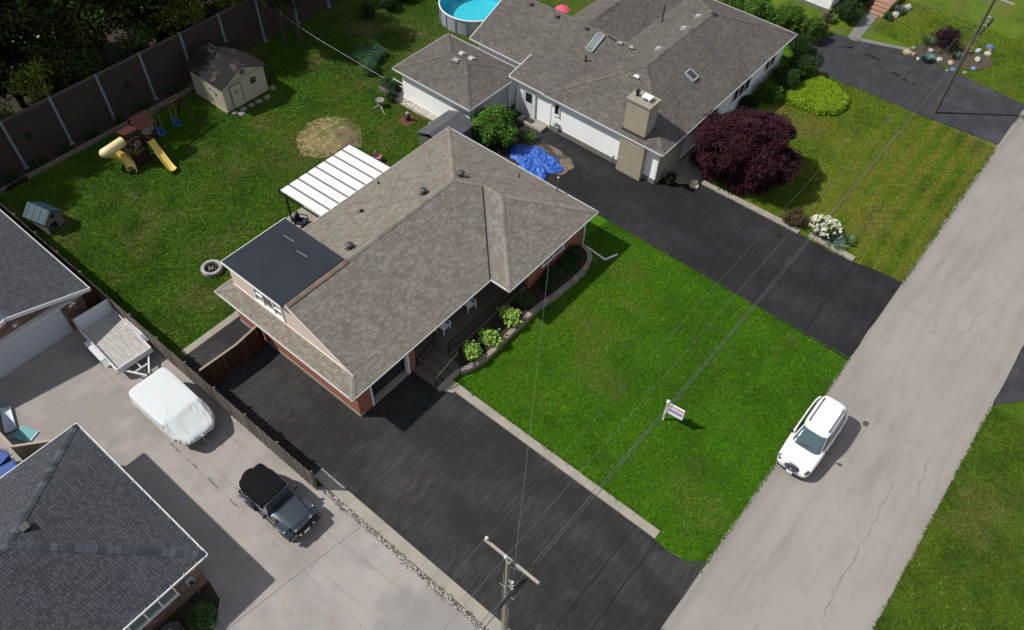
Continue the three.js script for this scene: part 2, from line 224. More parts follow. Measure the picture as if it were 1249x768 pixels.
// F drive stain spots and transverse cuts near the street
const mTar = mat([.014, .014, .015], .7);
for (const [x, z, a, b] of [[9.4, -40.6, .42, .13], [10.3, -40.4, .3, .12], [11.0, -40.3, .12, .1], [7.0, -41.6, .6, .16]]) { const o = []; for (let i = 0; i < 20; i++) { const t = i / 20 * 6.283, r = .75 + .5 * vnoise(Math.cos(t) * 2 + x, Math.sin(t) * 2 + z); o.push([x + Math.cos(t) * a * r, z + Math.sin(t) * b * r]); } structure('tar_patch', slab(o, .026, .036), mTar, 'dark tar repair spot on the grey driveway'); }

for (const [x, z, r] of [[20.96, -9.34, .15]]) { const o = []; for (let i = 0; i < 16; i++) { const t = i / 16 * 6.283, q = r * (.8 + .4 * vnoise(Math.cos(t) * 2 + x, Math.sin(t) * 2 + z)); o.push([x + Math.cos(t) * q, z + Math.sin(t) * q * 1.2]); } structure('tar_patch', slab(o, .012, .026), mat([.08, .073, .07], .8), 'small dark tar spot on the pale street'); }
// concrete pad of the lower house, poured slabs with open joints
const PR = [-16, 11, 22, 32];
const padCrack = [[-5.5, 14.8], [-3.76, 14.77], [-2.68, 14.76], [-1.13, 14.79], [-.15, 14.81]];
const padMap = tex(2048, 1024, (u, v) => {
  const x = mix(PR[0], PR[2], u), z = mix(PR[1], PR[3], v), a = fbm(x * .3 + 2, z * .3 + 77, 5), b = fbm(x * 1.1 + 40, z * 1.1, 4), d = fbm(x * .55 + 200, z * .55, 4);
  let c = mix3([.26, .242, .234], [.335, .31, .298], sm(.3, .65, a * .6 + b * .4)); c = mix3(c, [.36, .33, .3], .5 * sm(.58, .75, d)); c = mix3(c, [.215, .206, .206], .35 * sm(.58, .75, fbm(x * .8 + 90, z * .8 + 4, 4)));
  const cd = segDist(x + .1 * (fbm(x * 5, z * 5, 3) - .5), z + .1 * (fbm(x * 5 + 9, z * 5, 3) - .5), padCrack); if (cd < .06) c = mix3(c, [.11, .1, .095], .75 * sm(.06, .015, cd) * sm(.4, .55, fbm(x * 2.2, z * 2.2 + 6, 2)));
  for (const tz of [12.75, 14.35]) c = mix3(c, [.2, .187, .18], .3 * sm(.16, .04, Math.abs(z - tz - .15 * Math.sin(x * .5))) * sm(.35, .6, fbm(x * .6, z * 9, 3)) * sm(16, 4, x));
  const rust = fbm(x * 1.6 + 500, z * 1.6, 3); c = mix3(c, [.3, .235, .18], .22 * sm(.66, .8, rust)); const k = .92 + .16 * hash((u * 2048) | 0, (v * 1024) | 0); return [c[0] * k, c[1] * k, c[2] * k];
});
const mPad = mat([.93, .915, .89], .88, { map: padMap }), mPad2 = mat([.92, .92, .91], .88, { map: padMap });
{
  const pad = new THREE.Group(); pad.name = 'concrete_pad'; pad.userData = { kind: 'structure', label: 'stained pinkish grey concrete yard of slabs beside the board fence' }; scene.add(pad);
  const S = (o) => mesh('slab', slab(o, -.1, .045, PR), o[0][0] > 4.4 ? mPad2 : mPad, pad);
  S([[-15.55, 11.66], [-6.4, 11.66], [-6.4, 14.8], [-15.55, 14.8]]); S([[-6.396, 11.66], [4.98, 11.66], [4.52, 14.8], [-6.396, 14.8]]);
  S([[-15.55, 14.805], [-6.4, 14.805], [-6.4, 32], [-15.55, 32]]); S([[-6.396, 14.805], [4.515, 14.805], [2.2, 32], [-6.396, 32]]);
  S([[5.0, 11.66], [9.7, 11.66], [9.7, 14.85], [4.53, 14.85]]); S([[9.706, 11.66], [18.3, 11.66], [18.3, 14.85], [9.706, 14.85]]);
  S([[4.525, 14.856], [9.7, 14.856], [9.7, 32], [2.25, 32]]); S([[9.706, 14.856], [18.3, 14.856], [18.3, 32], [9.706, 32]]);
}
const concTex = tex(512, 512, (u, v) => { const k = .8 + .3 * fbm(u * 9, v * 9, 4) + .14 * (hash((u * 512) | 0, (v * 512) | 0) - .5); return [.30 * k, .275 * k, .235 * k]; }); concTex.repeat.set(.25, .25);
const mConc = mat([1, 1, 1], .9, { map: concTex }), mConcGrey = mat([.62, .66, .72], .9, { map: concTex });
function kerb(label, pieces, y) { const k = new THREE.Group(); k.name = numbered('kerb'); k.userData = { kind: 'structure', label }; scene.add(k); for (const p of pieces) mesh('kerb_block', slab(p, -.1, y), mConc, k); return k; }
{ const P = []; P.push([[2.68, 2.72], [3.24, 2.72], [3.24, 3.3], [2.68, 3.6]]); for (let x = 3.25; x < 15.9; x += 2.12) P.push([[x, 2.72], [Math.min(x + 2.11, 15.95), 2.72], [Math.min(x + 2.11, 15.95), 3.19], [x, 3.19]]); kerb('narrow concrete edging between black driveway and front lawn', P, .07); }
{ const P = []; for (let x = 1.3; x < 18; x += 2.4) { const w = Math.min(x + 2.39, 18.3); P.push([[x, 10.82], [w, 10.82], [w, 11.4], [x, 11.4]]); } kerb('concrete edging strip beside white pebbles along the black driveway', P, .075); }
kerb('concrete strip at the end of the back lawn', [[[-9.9, 7.1], [-9.47, 7.1], [-9.47, 9.05], [-9.9, 9.05]], [[-9.9, 9.06], [-9.47, 9.06], [-9.47, 11.0], [-9.9, 11.0]]], .06);
{ const P = []; for (const [a, b] of [[4.6, 6.4], [6.42, 8.2], [8.22, 9.9], [9.92, 11.7]]) P.push([[a, -20.0 - .02 * a], [b, -20.0 - .02 * b], [b, -19.72], [a, -19.72]]); P.push([[12.3, -20.35], [15.4, -20.2], [15.4, -19.78], [12.3, -19.9]]); kerb('rough concrete edging along the purple maple lawn', P, .12); }
structure('walkway', slab(wob([[4.4, -42.9], [5.3, -43.5], [9.4, -45.0], [9.5, -44.3], [10.2, -43.9], [8.9, -44.5], [5.4, -43.3], [5.0, -47.4], [3.9, -47.3], [4.0, -43.5]].slice(0, 2).concat([[9.3, -44.95], [9.4, -44.55], [5.4, -43.0], [4.9, -42.75]]), .6, .05, 2), -.05, .034), mConcGrey, 'narrow concrete edge along the grey driveway');
structure('walkway', slab([[3.9, -47.5], [4.95, -47.6], [5.25, -43.35], [4.35, -42.95]], -.05, .04), mConcGrey, 'grey concrete front walk leading to brick steps');
// white pebbles
function gravel(name, label, x0, x1, z0, z1, n, cols, seed, y = .03, s0 = .03, s1 = .07, edge) { const R = RNG(seed), g = new THREE.IcosahedronGeometry(1, 0), im = new THREE.InstancedMesh(g, mat([1, 1, 1], .85), n), M = new THREE.Matrix4(), c = new THREE.Color(); for (let i = 0; i < n; i++) { let x, z; do { x = mix(x0, x1, R()); z = mix(z0, z1, R()); } while (edge && !edge(x, z)); const s = mix(s0, s1, R() * R()); M.compose(V(x, y + R() * .03, z), new THREE.Quaternion().setFromEuler(new THREE.Euler(R() * 6, R() * 6, R() * 6)), V(s * (1 + R() * .5), s * .75, s)); im.setMatrixAt(i, M); const k = cols[(R() * cols.length) | 0], b = .8 + .4 * R(); c.setRGB(k[0] * b, k[1] * b, k[2] * b); im.setColorAt(i, c); } im.name = numbered(name); im.castShadow = im.receiveShadow = true; tag(im, label, 'gravel', null, 'stuff'); scene.add(im); return im; }
structure('gravel_bed', slab([[1.9, 11.4], [18.2, 11.4], [18.2, 11.66], [1.9, 11.66]], -.1, .02), mat([.13, .11, .09], .95), 'soil under the pebble strip');
gravel('pebble_strip', 'strip of white and grey pebbles between concrete edging and yard', 1.95, 18.1, 11.42, 11.645, 3400, [[.5, .46, .42], [.36, .33, .3], [.2, .175, .155], [.56, .53, .5], [.12, .1, .09]], 21, .03, .018, .045);
structure('gravel_bed', slab(wob([[-17.3, -12.7], [-12.4, -12.85], [-12.4, -13.95], [-17.3, -13.95]], .5, .2, 5), -.05, .02), mat([.3, .27, .23], .95), 'gravel bed along the white garage wall');
gravel('gravel_strip', 'pale gravel strip along the white garage wall', -17.2, -12.45, -13.9, -12.85, 5200, [[.5, .46, .4], [.42, .38, .33], [.58, .55, .5]], 22, .03, .03, .065);
// bare earth circle in the back lawn
{
  const c0 = [-17.45, -6.75], o = []; for (let i = 0; i < 60; i++) { const t = i / 60 * 6.283, r = 2.35 * (.9 + .16 * vnoise(Math.cos(t) * 3 + 9, Math.sin(t) * 3 + 4)); o.push([c0[0] + Math.cos(t) * r, c0[1] + Math.sin(t) * r]); }
  const rc = [-20.2, -9.6, -14.8, -4.0], m = tex(512, 512, (u, v) => { const x = mix(rc[0], rc[2], u), z = mix(rc[1], rc[3], v), n = fbm(x * 1.2 + 4, z * 1.2, 4), f = fbm(x * 6, z * 6, 3), hsh = hash((u * 512) | 0, (v * 512) | 0); let c = mix3([.165, .14, .06], [.265, .215, .11], sm(.35, .65, f)); c = mix3(c, [.15, .115, .075], sm(.1, .5, (x - c0[0]) * .5 - (z - c0[1]) * .35 - .1 + (n - .5) * 1.6)); c = mix3(c, [.075, .1, .02], .85 * sm(.46, .64, fbm(x * 1.5 + 30, z * 1.5 + 8, 4)) * sm(2.2, .4, Math.hypot(x - c0[0] + .2, z - c0[1] - -.9))); const k = .75 + .5 * hsh; return [c[0] * k, c[1] * k, c[2] * k]; });
  structure('bare_earth', slab(wob(o, .12, .1, 3), -.05, .012, rc), mat([1, 1, 1], .95, { map: m }), 'round patch of straw and bare earth in the back lawn');
}
// mulch strip below the sound barrier and its timber edge
const soilTex = tex(512, 512, (u, v) => { const k = .5 + .9 * fbm(u * 40, v * 40, 3) * (.6 + .8 * hash((u * 512) | 0, (v * 512) | 0)); return [.045 * k, .034 * k, .026 * k]; }); soilTex.repeat.set(.2, .2);
const mSoil = mat([1, 1, 1], .95, { map: soilTex });
structure('planting_bed', slab([[-30.05, 11.6], [-29.05, 11.6], [-29.05, -4.0], [-30.05, -4.0]], -.05, .1), mSoil, 'dark mulched strip below the tall barrier');
structure('woodland_floor', slab([[-41, 60], [-30.3, 60], [-30.3, -90], [-41, -90]], -.05, .03), mSoil, 'dark leaf litter under the trees behind the barrier');
structure('parking_lot', slab([[-120, 80], [-41, 80], [-41, -120], [-120, -120]], -.05, .03), mConc, 'pale grey paved lot seen between the trees');

// ---------------------------------------------------------------- shared building materials
const brickTex = tex(1024, 1024, (u, v) => { const X = u * 4, Y = v * 4, r = Math.floor(Y / .08), fx = (X / .22 + (r % 2) * .5), c = Math.floor(fx), ex = (fx - c) * .22, ey = Y - r * .08; const m = ex < .011 || ey < .011, h1 = hash(((c % 18) + 18) % 18, r), k = .8 + .4 * hash((u * 1024) | 0, (v * 1024) | 0) * .8; if (m) return [.3 * k, .26 * k, .23 * k]; const t = h1; return [mix(.25, .36, t) * k, mix(.075, .11, t) * k, mix(.045, .06, h1 * h1) * k]; });
brickTex.repeat.set(.25, .25);
const stoneTex = tex(1024, 512, (u, v) => { const X = u * 6, Y = v * 3, r = Math.floor(Y / .16), off = hash(r, 3) * .5, fx = (X + off) / .42, c = Math.floor(fx), ex = (fx - c) * .42, ey = Y - r * .16; const m = ex < .016 || ey < .016, h1 = hash(c, r), n = .75 + .5 * fbm(X * 9, Y * 9, 3); if (m) return [.13, .11, .1]; return [mix(.13, .27, h1) * n, mix(.085, .18, h1) * n, mix(.06, .13, h1) * n]; });
stoneTex.repeat.set(1 / 6, 1 / 3);
const mBrick = mat([1, 1, 1], .9, { map: brickTex }), mStone = mat([1, 1, 1], .92, { map: stoneTex });
const whiteTex = tex(256, 256, (u, v) => { const k = .94 + .1 * fbm(u * 6, v * 6, 4); return [.85 * k, .86 * k, .86 * k]; }); whiteTex.repeat.set(.2, .2);
const mWhite = mat([1, 1, 1], .55, { map: whiteTex }), mTrim = mat([.78, .78, .77], .45), mCream = mat([.56, .47, .40], .7, { map: whiteTex });
mCream.color.setRGB(.74, .62, .53);
const mGlass = pmat([.02, .025, .03], .06, { clearcoat: 1, clearcoatRoughness: .03 }), mGlassPale = pmat([.16, .2, .2], .08, { clearcoat: 1, clearcoatRoughness: .03 });
const mBlack = mat([.012, .012, .013], .5), mDark = mat([.03, .03, .032], .6), mIron = mat([.015, .015, .016], .45, { metalness: .4 });
const stuccoTex = tex(256, 256, (u, v) => { const k = .78 + .25 * fbm(u * 20, v * 20, 3) + .2 * (hash((u * 256) | 0, (v * 256) | 0) - .5) + .12 * fbm(u * 3, v * 3, 3); return [.335 * k, .3 * k, .235 * k]; }); stuccoTex.repeat.set(.4, .4);
const mStucco = mat([1, 1, 1], .95, { map: stuccoTex });
const mVent = mat([.05, .048, .048], .4), mVentPale = mat([.36, .35, .34], .55), mSteel = mat([.5, .51, .53], .35, { metalness: .7 });

function capPieces(p0, p1, s, hip, len = .3, w = .15) { // folded cap shingles along a ridge or a hip
  const A = V(...p0), B = V(...p1), d = B.clone().sub(A), L = d.length(), n = Math.max(1, Math.round(L / len)), pl = V(d.z, 0, -d.x).normalize(), drop = (hip ? s / Math.SQRT2 : s) * w, out = [];
  for (let i = 0; i < n; i++) { const a = A.clone().addScaledVector(d, i / n), b = A.clone().addScaledVector(d, (i + 1.08) / n); const lift = .03, lo = .012;
    const P = (q, sd, e) => { const r = q.clone().addScaledVector(pl, sd * w); r.y += (sd ? -drop : 0) + e; return [r.x, r.y, r.z]; };
    out.push(join([face([P(a, 0, lift), P(b, 0, lo + .006), P(b, 1, lo + .006), P(a, 1, lift)], 1), face([P(a, 0, lift), P(b, 0, lo + .006), P(b, -1, lo + .006), P(a, -1, lift)], 1), face([P(a, -1, lift), P(a, 0, lift), P(a, 0, 0), P(a, -1, 0)], 1, false), face([P(a, 1, lift), P(a, 0, lift), P(a, 0, 0), P(a, 1, 0)], 1, false)])); }
  return out;
}
function caps(parent, list, s, tones, len = .3, w = .15) { // all cap shingles of a roof: too small to pick apart, one part
  const g = []; let n = 0; for (const [a, b, hip] of list) for (const q of capPieces(a, b, s, hip, len, w)) { const k = tones[(hash(n++, 17) * tones.length) | 0], c = new Float32Array(q.attributes.position.count * 3); for (let i = 0; i < c.length; i += 3) { c[i] = k[0]; c[i + 1] = k[1]; c[i + 2] = k[2]; } q.setAttribute('color', new THREE.BufferAttribute(c, 3)); g.push(q); }
  const o = mesh('ridge_caps', g, mat([1, 1, 1], .92, { vertexColors: true }), parent); o.userData.kind = 'stuff'; return o;
}
function gutters(parent, segs, y, m = mGutter, w = .075) { // U-shaped eaves gutter on [x0,z0,x1,z1] runs, outward side given by sign
  for (const [x0, z0, x1, z1, ox, oz] of segs) {
    const L = Math.hypot(x1 - x0, z1 - z0), alongX = Math.abs(x1 - x0) > Math.abs(z1 - z0); const g = [], cx = (x0 + x1) / 2 + ox * w / 2, cz = (z0 + z1) / 2 + oz * w / 2; const S = (wd, ht, off, yy) => alongX ? bx(L + w, ht, wd, cx, yy, cz + oz * off) : bx(wd, ht, L + w, cx + ox * off, yy, cz);
    g.push(S(.03, .11, w / 2 - .015, y - .065), S(.018, .08, -w / 2 + .009, y - .09), S(w - .05, .02, 0, y - .11)); mesh('gutter', g, m, parent);
  }
}
const mGutter = mat([.62, .62, .61], .5);
function windowUnit(parent, w, h, pos, ry, cols = 1, rows = 1, glass = mGlass, frame = mTrim, t = .07, widths) {
  const g = sub('window', parent); g.position.set(...pos); g.rotation.y = ry; const f = [bx(w + 2 * t, t, .1, 0, h / 2 + t / 2, 0), bx(w + 2 * t + .06, t, .14, 0, -h / 2 - t / 2, .01), bx(t, h, .1, -w / 2 - t / 2, 0, 0), bx(t, h, .1, w / 2 + t / 2, 0, 0)];
  const cw = widths || Array(cols).fill(1 / cols); let x = -w / 2; cw.forEach((k, i) => { const a = x, b = x + k * w; x = b; if (i) f.push(bx(t, h, .1, a, 0, 0)); const rr = Array.isArray(rows) ? rows[i] : rows; for (let j = 0; j < rr; j++) { const y0 = -h / 2 + j * h / rr, y1 = y0 + h / rr; if (j) f.push(bx(b - a - t, t * .6, .09, (a + b) / 2, y0, 0)); mesh('pane', bx(b - a - .02, y1 - y0 - .02, .02, (a + b) / 2, (y0 + y1) / 2, -.01 - .012 * j), glass, g); } });
  mesh('window_frame', f, frame, g); return g;
}
function clap(x0, x1, y0, y1, z, face_, m, parent, name = 'siding_wall', ex = .19) { // lapped boards; face_: 'z' wall facing +z over x0..x1, 'x' wall facing +x over z range x0..x1
  const g = []; for (let y = y0; y < y1 - .01; y += ex) { const t = Math.min(y + ex, y1); if (face_ === 'z') { g.push(face([[x0, y, z + .022], [x1, y, z + .022], [x1, t, z], [x0, t, z]], .5, false), face([[x0, y, z + .022], [x1, y, z + .022], [x1, y, z], [x0, y, z]], .5, false)); } else { g.push(face([[z + .022, y, x0], [z + .022, y, x1], [z, t, x1], [z, t, x0]], .5, false), face([[z + .022, y, x0], [z + .022, y, x1], [z, y, x1], [z, y, x0]], .5, false)); } }
  return mesh(name, g, m, parent);
}
function boxVent(parent, x, y, z, ax, s, m, w = .32) { // low louvre vent lying on a roof slope
  const g = sub('roof_vent', parent); g.position.set(x, y, z); if (ax === 'x') g.rotation.z = Math.atan(s); else g.rotation.x = -Math.atan(s);
  mesh('vent_hood', [rbx(w, .09, w * .9, 0, .09, 0, .03), bx(w * .8, .08, w * .7, 0, .03, 0)], m, g); mesh('flashing', bx(w * 1.35, .012, w * 1.35, 0, .012, 0), m, g); return g;
}
function mushroom(parent, x, y, z, s, ax) { const g = sub('roof_vent', parent); g.position.set(x, y, z); mesh('vent_hood', [new THREE.LatheGeometry([[0, .34], [.1, .335], [.19, .29], [.215, .22], [.2, .17], [.12, .16]].map(p => new THREE.Vector2(...p)), 18)], mVent, g); mesh('vent_neck', cyl(.13, .12, .3, 0, -.1, 0, 14), mVent, g); mesh('flashing', bx(.5, .012, .5, 0, .0, 0, 0, ax === 'z' ? -Math.atan(s) : 0, ax === 'x' ? Math.atan(s) : 0), mVent, g); return g; }
function pipe(parent, x, y, z, h, r = .05, m = mBlack) { const g = sub('vent_pipe', parent); g.position.set(x, y, z); mesh('pipe', cyl(r, r, h + .1, 0, -.1, 0, 10), m, g); mesh('collar', cyl(r * 2.2, r * 1.3, .12, 0, -.05, 0, 12), m, g); return g; }

// ================================================================ house A: brick house with tan shingles
{
  const A = thing('brick_house', 'red brick house with tan shingle roof, cream gable and black flat dormer roof', 'house');
  const s = .41, e = 2.8, xr = -9.55, xf = 1.05, xw = 2.38, zl = 8.05, zr = -10.45, zw = -2.3, zg = 7.2, xm = (xr + xf) / 2, yt = e + s * (xf - xm);
  const hw = (zw - zr) / 2, yw = e + s * hw, xa = xw - hw, za = zr + hw, xb = xf - hw;
  const E1 = [xf, e, zl], G0 = [xf - .85, e + s * .85, zg], R1 = [xm, yt, zg], R2 = [xm, yt, zr + (xf - xm)], W2 = [xb, yw, za], W1 = [xa, yw, za], V0 = [xf, e, zw], WL = [xw, e, zw], WR = [xw, e, zr], RR_ = [xr, e, zr], RL = [xr, e, zl], G1 = [xr + .85, e + s * .85, zg];
  const roof = mesh('roof', [face([E1, V0, W2, R2, R1, G0]), face([V0, W2, W1, WL]), face([WL, W1, WR]), face([WR, W1, W2, R2, RR_]), face([RR_, R2, R1, G1, RL]), face([E1, G0, G1, RL])], mRoofA, A);
  caps(roof, [[R1, R2, 0], [RR_, R2, 1], [WL, W1, 1], [WR, W1, 1], [W1, W2, 0], [W2, R2, 1], [E1, G0, 1], [RL, G1, 1]], s, [[.205, .187, .158], [.18, .161, .134], [.222, .203, .174]]);
  // metal valley: one wide strip folded in the valley, dark paint with a lighter hem
  {
    const a = V0, b = W2, k = .13; mesh('valley_flashing', [face([[a[0], a[1] + .014, a[2]], [b[0], b[1] + .014, b[2]], [b[0], b[1] + .014, b[2] + k], [a[0], a[1] + .014, a[2] + k]]), ], mat([.022, .027, .035], .7), roof);
    mesh('valley_flashing', face([[a[0], a[1] + .016, a[2]], [b[0], b[1] + .016, b[2]], [b[0] + .1, b[1] + .016, b[2]], [a[0] + .1, a[1] + .016, a[2]]]), mat([.15, .145, .13], .7), roof); }
  mesh('soffit', slab([[xr + .03, zl - .03], [xf - .03, zl - .03], [xf - .03, zw - .03], [xw - .03, zw - .03], [xw - .03, zr + .03], [xr + .03, zr + .03]], e - .14, e - .12), mTrim, A);
  gutters(A, [[xr, zl, xf, zl, 0, 1], [xf, zw, xf, zl, 1, 0], [xf + .12, zw, xw, zw, 0, 1], [xw, zr, xw, zw, 1, 0], [xr, zr, xw, zr, 0, -1], [xr, zr, xr, zl, -1, 0]], e + .01);
  // gable wall with the dormer side
  const xd = -8.95, yd = 4.87, yf = 4.95;
  mesh('gable_wall', (() => { const g = extr([[G0[0], G0[1] - .02], [xm, yt - .02], [xm - .1, yf - .02], [xd, yd - .02], [xd, 2.95]], .14); g.translate(0, 0, zg - .14); return g; })(), mCream, A);
  mesh('dormer_wall', [span(xd, xd + .12, 2.95, yd - .03, 3.3, zg - .15), (() => { const g = extr([[xm, yt - .05], [xd + .13, yd - .04], [xd + .13, 2.95]], .12); g.translate(0, 0, 3.3); return g; })()], mCream, A);
  const dr = mesh('dormer_roof', (() => { const g = extr([[xm - .1, yf - .03], [xm - .1, yf + .06], [xd - .12, yd + .06], [xd - .12, yd - .03]], 4.27); g.translate(0, 0, 3.14); return g; })(), (() => { const t = tex(512, 512, (u, v) => { const k = .8 + .35 * fbm(u * 5, v * 5, 4) + .12 * (hash((u * 512) | 0, (v * 512) | 0) - .5); return [.026 * k, .031 * k, .04 * k]; }); t.repeat.set(.2, .2); return mat([1, 1, 1], .75, { map: t }); })(), A, 'flat black membrane roof of the dormer');
  const sl = (yf - yd) / ((xm - .1) - (xd - .12)), yAt = x => yd + .06 + (x - (xd - .12)) * sl; const mSeam = mat([.3, .3, .29], .7), mLap = mat([.034, .038, .045], .8);
  for (const [xA, xB, z] of [[-8.1, -7.3, 4.05], [-6.7, -5.9, 4.35]]) mesh('seam_strip', beam([xA, yAt(xA) + .006, z], [xB, yAt(xB) + .006, z - .05], .025, .01), mSeam, dr);
  for (const x of [-7.45, -5.95]) mesh('membrane_lap', beam([x, yAt(x) + .002, 3.2], [x, yAt(x) + .002, 7.36], .07, .008), mLap, dr);
  caps(dr, [[[xm + .02, yf + .035, 3.1], [xm + .02, yf + .035, 7.25], 0]], .41, [[.17, .125, .1], [.2, .15, .12], [.15, .11, .09]], .32, .17);
  mesh('dormer_trim', [beam([xd - .13, yd, 3.12], [xd - .13, yd, 7.43], .03, .16), beam([xd - .13, yd + .01, 7.425], [xm - .1, yf + .01, 7.425], .03, .16)], mTrim, dr);
  mesh('rake_trim', [beam([G0[0] + .1, G0[1] - .03, zg + .03], [xm, yt - .01, zg + .03], .06, .13), beam([xd, e + s * .85 + .0, zg + .03], [G0[0] + .1, e + s * .85 + .0, zg + .03], .05, .09)], mat([.6, .54, .48], .6), A);
  windowUnit(A, 2.1, 1.05, [-5.82, 4.02, zg + .02], 0, 3, [2, 1, 2], mGlass, mTrim, .07, [.3, .4, .3]);
  // walls
  const xp = -1.3, h = e - .14;
  mesh('brick_wall', span(-9.1, .6, .22, h, 7.28, 7.5), mBrick, A); mesh('foundation', span(-9.12, .62, 0, .22, 7.26, 7.53), mConc, A);
  mesh('brick_wall', [span(.38, .6, .02, h, 6.62, 7.27), span(.38, .6, .02, h, 3.4, 3.88), span(.38, .6, 2.3, h, 3.88, 6.62)], mBrick, A);
  const gd = sub('garage_door', A); for (let i = 0; i < 4; i++) mesh('door_panel', rbx(.05, .535, 2.7, .2, .33 + i * .545, 5.25, .02), mat([.016, .016, .017], .5), gd); 
  mesh('door_frame', [span(.36, .63, .02, 2.32, 3.86, 3.98), span(.36, .63, .02, 2.32, 6.54, 6.64), span(.36, .63, 2.24, 2.34, 3.98, 6.54)], mTrim, gd); mesh('door_sill', span(.1, .62, .02, .07, 3.98, 6.54), mConc, gd);
  mesh('brick_wall', span(xp - .2, xp, .02, h, -4.7, 3.4), mBrick, A); mesh('brick_wall', span(xp, .38, .02, h, 3.2, 3.4), mBrick, A);
  mesh('brick_wall', span(xp, 1.85, .02, h, -4.9, -4.7), mBrick, A); mesh('brick_wall', span(1.65, 1.85, .02, h, -10.0, -4.9), mBrick, A); mesh('brick_wall', span(-9.1, 1.65, .02, h, -10.0, -9.8), mBrick, A); mesh('brick_wall', span(-9.1, -8.9, .02, h, -9.8, 7.28), mBrick, A);
  mesh('ceiling_joists', span(-9.0, -8.0, h - .3, h - .05, 7.0, 7.2), mDark, A);
  windowUnit(A, 1.9, 1.15, [1.87, 1.95, -6.95], Math.PI / 2, 2, 1, mGlass, mTrim); windowUnit(A, 1.4, 1.3, [xp + .03, 1.7, -.8], Math.PI / 2, 2, 1, mGlass, mTrim);
  const fd = sub('front_door', A); mesh('door_leaf', rbx(.06, 2.0, .92, xp + .04, 1.62, -3.3, .015), mat([.1, .03, .025], .5), fd); mesh('door_frame', [span(xp, xp + .08, .6, 2.66, -3.88, -3.78), span(xp, xp + .08, .6, 2.66, -2.84, -2.74)], mTrim, fd); mesh('handle', bar([xp + .08, 1.55, -3.65], [xp + .14, 1.55, -3.65], .03, 8), mSteel, fd);
  // porch
  const porch = sub('porch', A); const mPorch = mat([.42, .4, .38], .9, { map: concTex });
  mesh('porch_floor', span(xp, 1.72, .0, .6, -4.68, 1.9), mPorch, porch);
  for (const [i, z0, z1] of [[0, 3.1, 3.72], [1, 2.5, 3.1], [2, 1.9, 2.5]]) mesh('porch_step', span(.62, 2.45, 0, .17 + i * .15, z0 + .002, z1), mPorch, porch);
  mesh('porch_floor', span(xp, .6, 0, .6, 1.92, 3.19), mPorch, porch); mesh('porch_side', span(2.46, 2.66, 0, .3, 1.85, 3.75), mConc, porch);
  const rail = sub('railing', A); const F = [[1.62, .6, -4.55], [1.62, .6, 1.8]];
  mesh('top_rail', [beam([1.62, 1.52, -4.6], [1.62, 1.52, 1.85], .05, .05)], mIron, rail); mesh('bottom_rail', beam([1.62, .72, -4.6], [1.62, .72, 1.85], .035, .035), mIron, rail);
  for (let z = -4.55; z < 1.85; z += .128) mesh('baluster', bx(.018, .8, .018, 1.62, 1.12, z), mIron, rail);
  mesh('newel_post', bx(.05, 1.0, .05, 1.62, 1.1, 1.87), mIron, rail);
  const r2 = sub('stair_railing', A); mesh('top_rail', beam([2.4, 1.5, 1.95], [2.4, 1.02, 3.68], .05, .05), mIron, r2); mesh('newel_post', bx(.05, 1.05, .05, 2.4, .98, 1.95), mIron, r2); mesh('newel_post', bx(.05, 1.0, .05, 2.4, .53, 3.68), mIron, r2); mesh('link_rail', beam([1.62, 1.5, 1.9], [2.4, 1.5, 1.95], .04, .04), mIron, r2); for (let i = 1; i < 9; i++) { const z = 1.95 + i * .192; mesh('baluster', bx(.018, .85, .018, 2.4, .96 - (i - 1) * .053, z), mIron, r2); }
  const r3 = sub('stair_railing', A); mesh('top_rail', [beam([.75, 1.4, 1.95], [.75, 1.0, 3.5], .04, .04), beam([xp + .3, 1.5, 1.9], [.75, 1.5, 1.9], .04, .04)], mIron, r3); for (let i = 0; i < 7; i++) mesh('baluster', bx(.018, .85, .018, -.9 + i * .27, 1.05, 1.88), mIron, r3); for (let i = 0; i < 8; i++) mesh('baluster', bx(.018, .85, .018, .75, .98 - i * .052, 2.0 + i * .2), mIron, r3);
  // vents and pipes
  const yr = x => e + s * (x - xr); mushroom(A, -4.95, yr(-4.95), -3.45, s, 'x'); mushroom(A, -4.98, yr(-4.98), 2.2, s, 'x'); mushroom(A, -4.4, e + s * (-6.0 - zr), -6.0, s, 'z');
  boxVent(A, -7.35, yr(-7.35), -.75, 'x', s, mBlack, .2); pipe(A, -8.85, yr(-8.85), -3.45, .22, .045); pipe(A, -2.75, e + s * (-9.35 - zr), -9.35, .28, .04);
  // service mast for the overhead cable
  const mast = sub('service_mast', A); mesh('pipe', bar([-.4, 2.4, -10.15], [-.4, 4.0, -10.15], .035, 8), mBlack, mast); mesh('weatherhead', new THREE.SphereGeometry(.08, 10, 8).translate(-.4, 4.03, -10.15), mSteel, mast);
  // downspout extension on the lawn
  mesh('downspout', [beam([2.3, 2.7, -10.2], [1.95, 2.3, -10.1], .07, .09), beam([1.92, 2.35, -10.08], [1.92, .12, -10.06], .07, .07), beam([1.92, .09, -10.0], [3.8, .08, -9.85], .08, .08), beam([3.75, .08, -9.83], [4.08, .07, -10.72], .08, .08)], mTrim, A);
  rebase(A, xm, 0, -1.2);
}
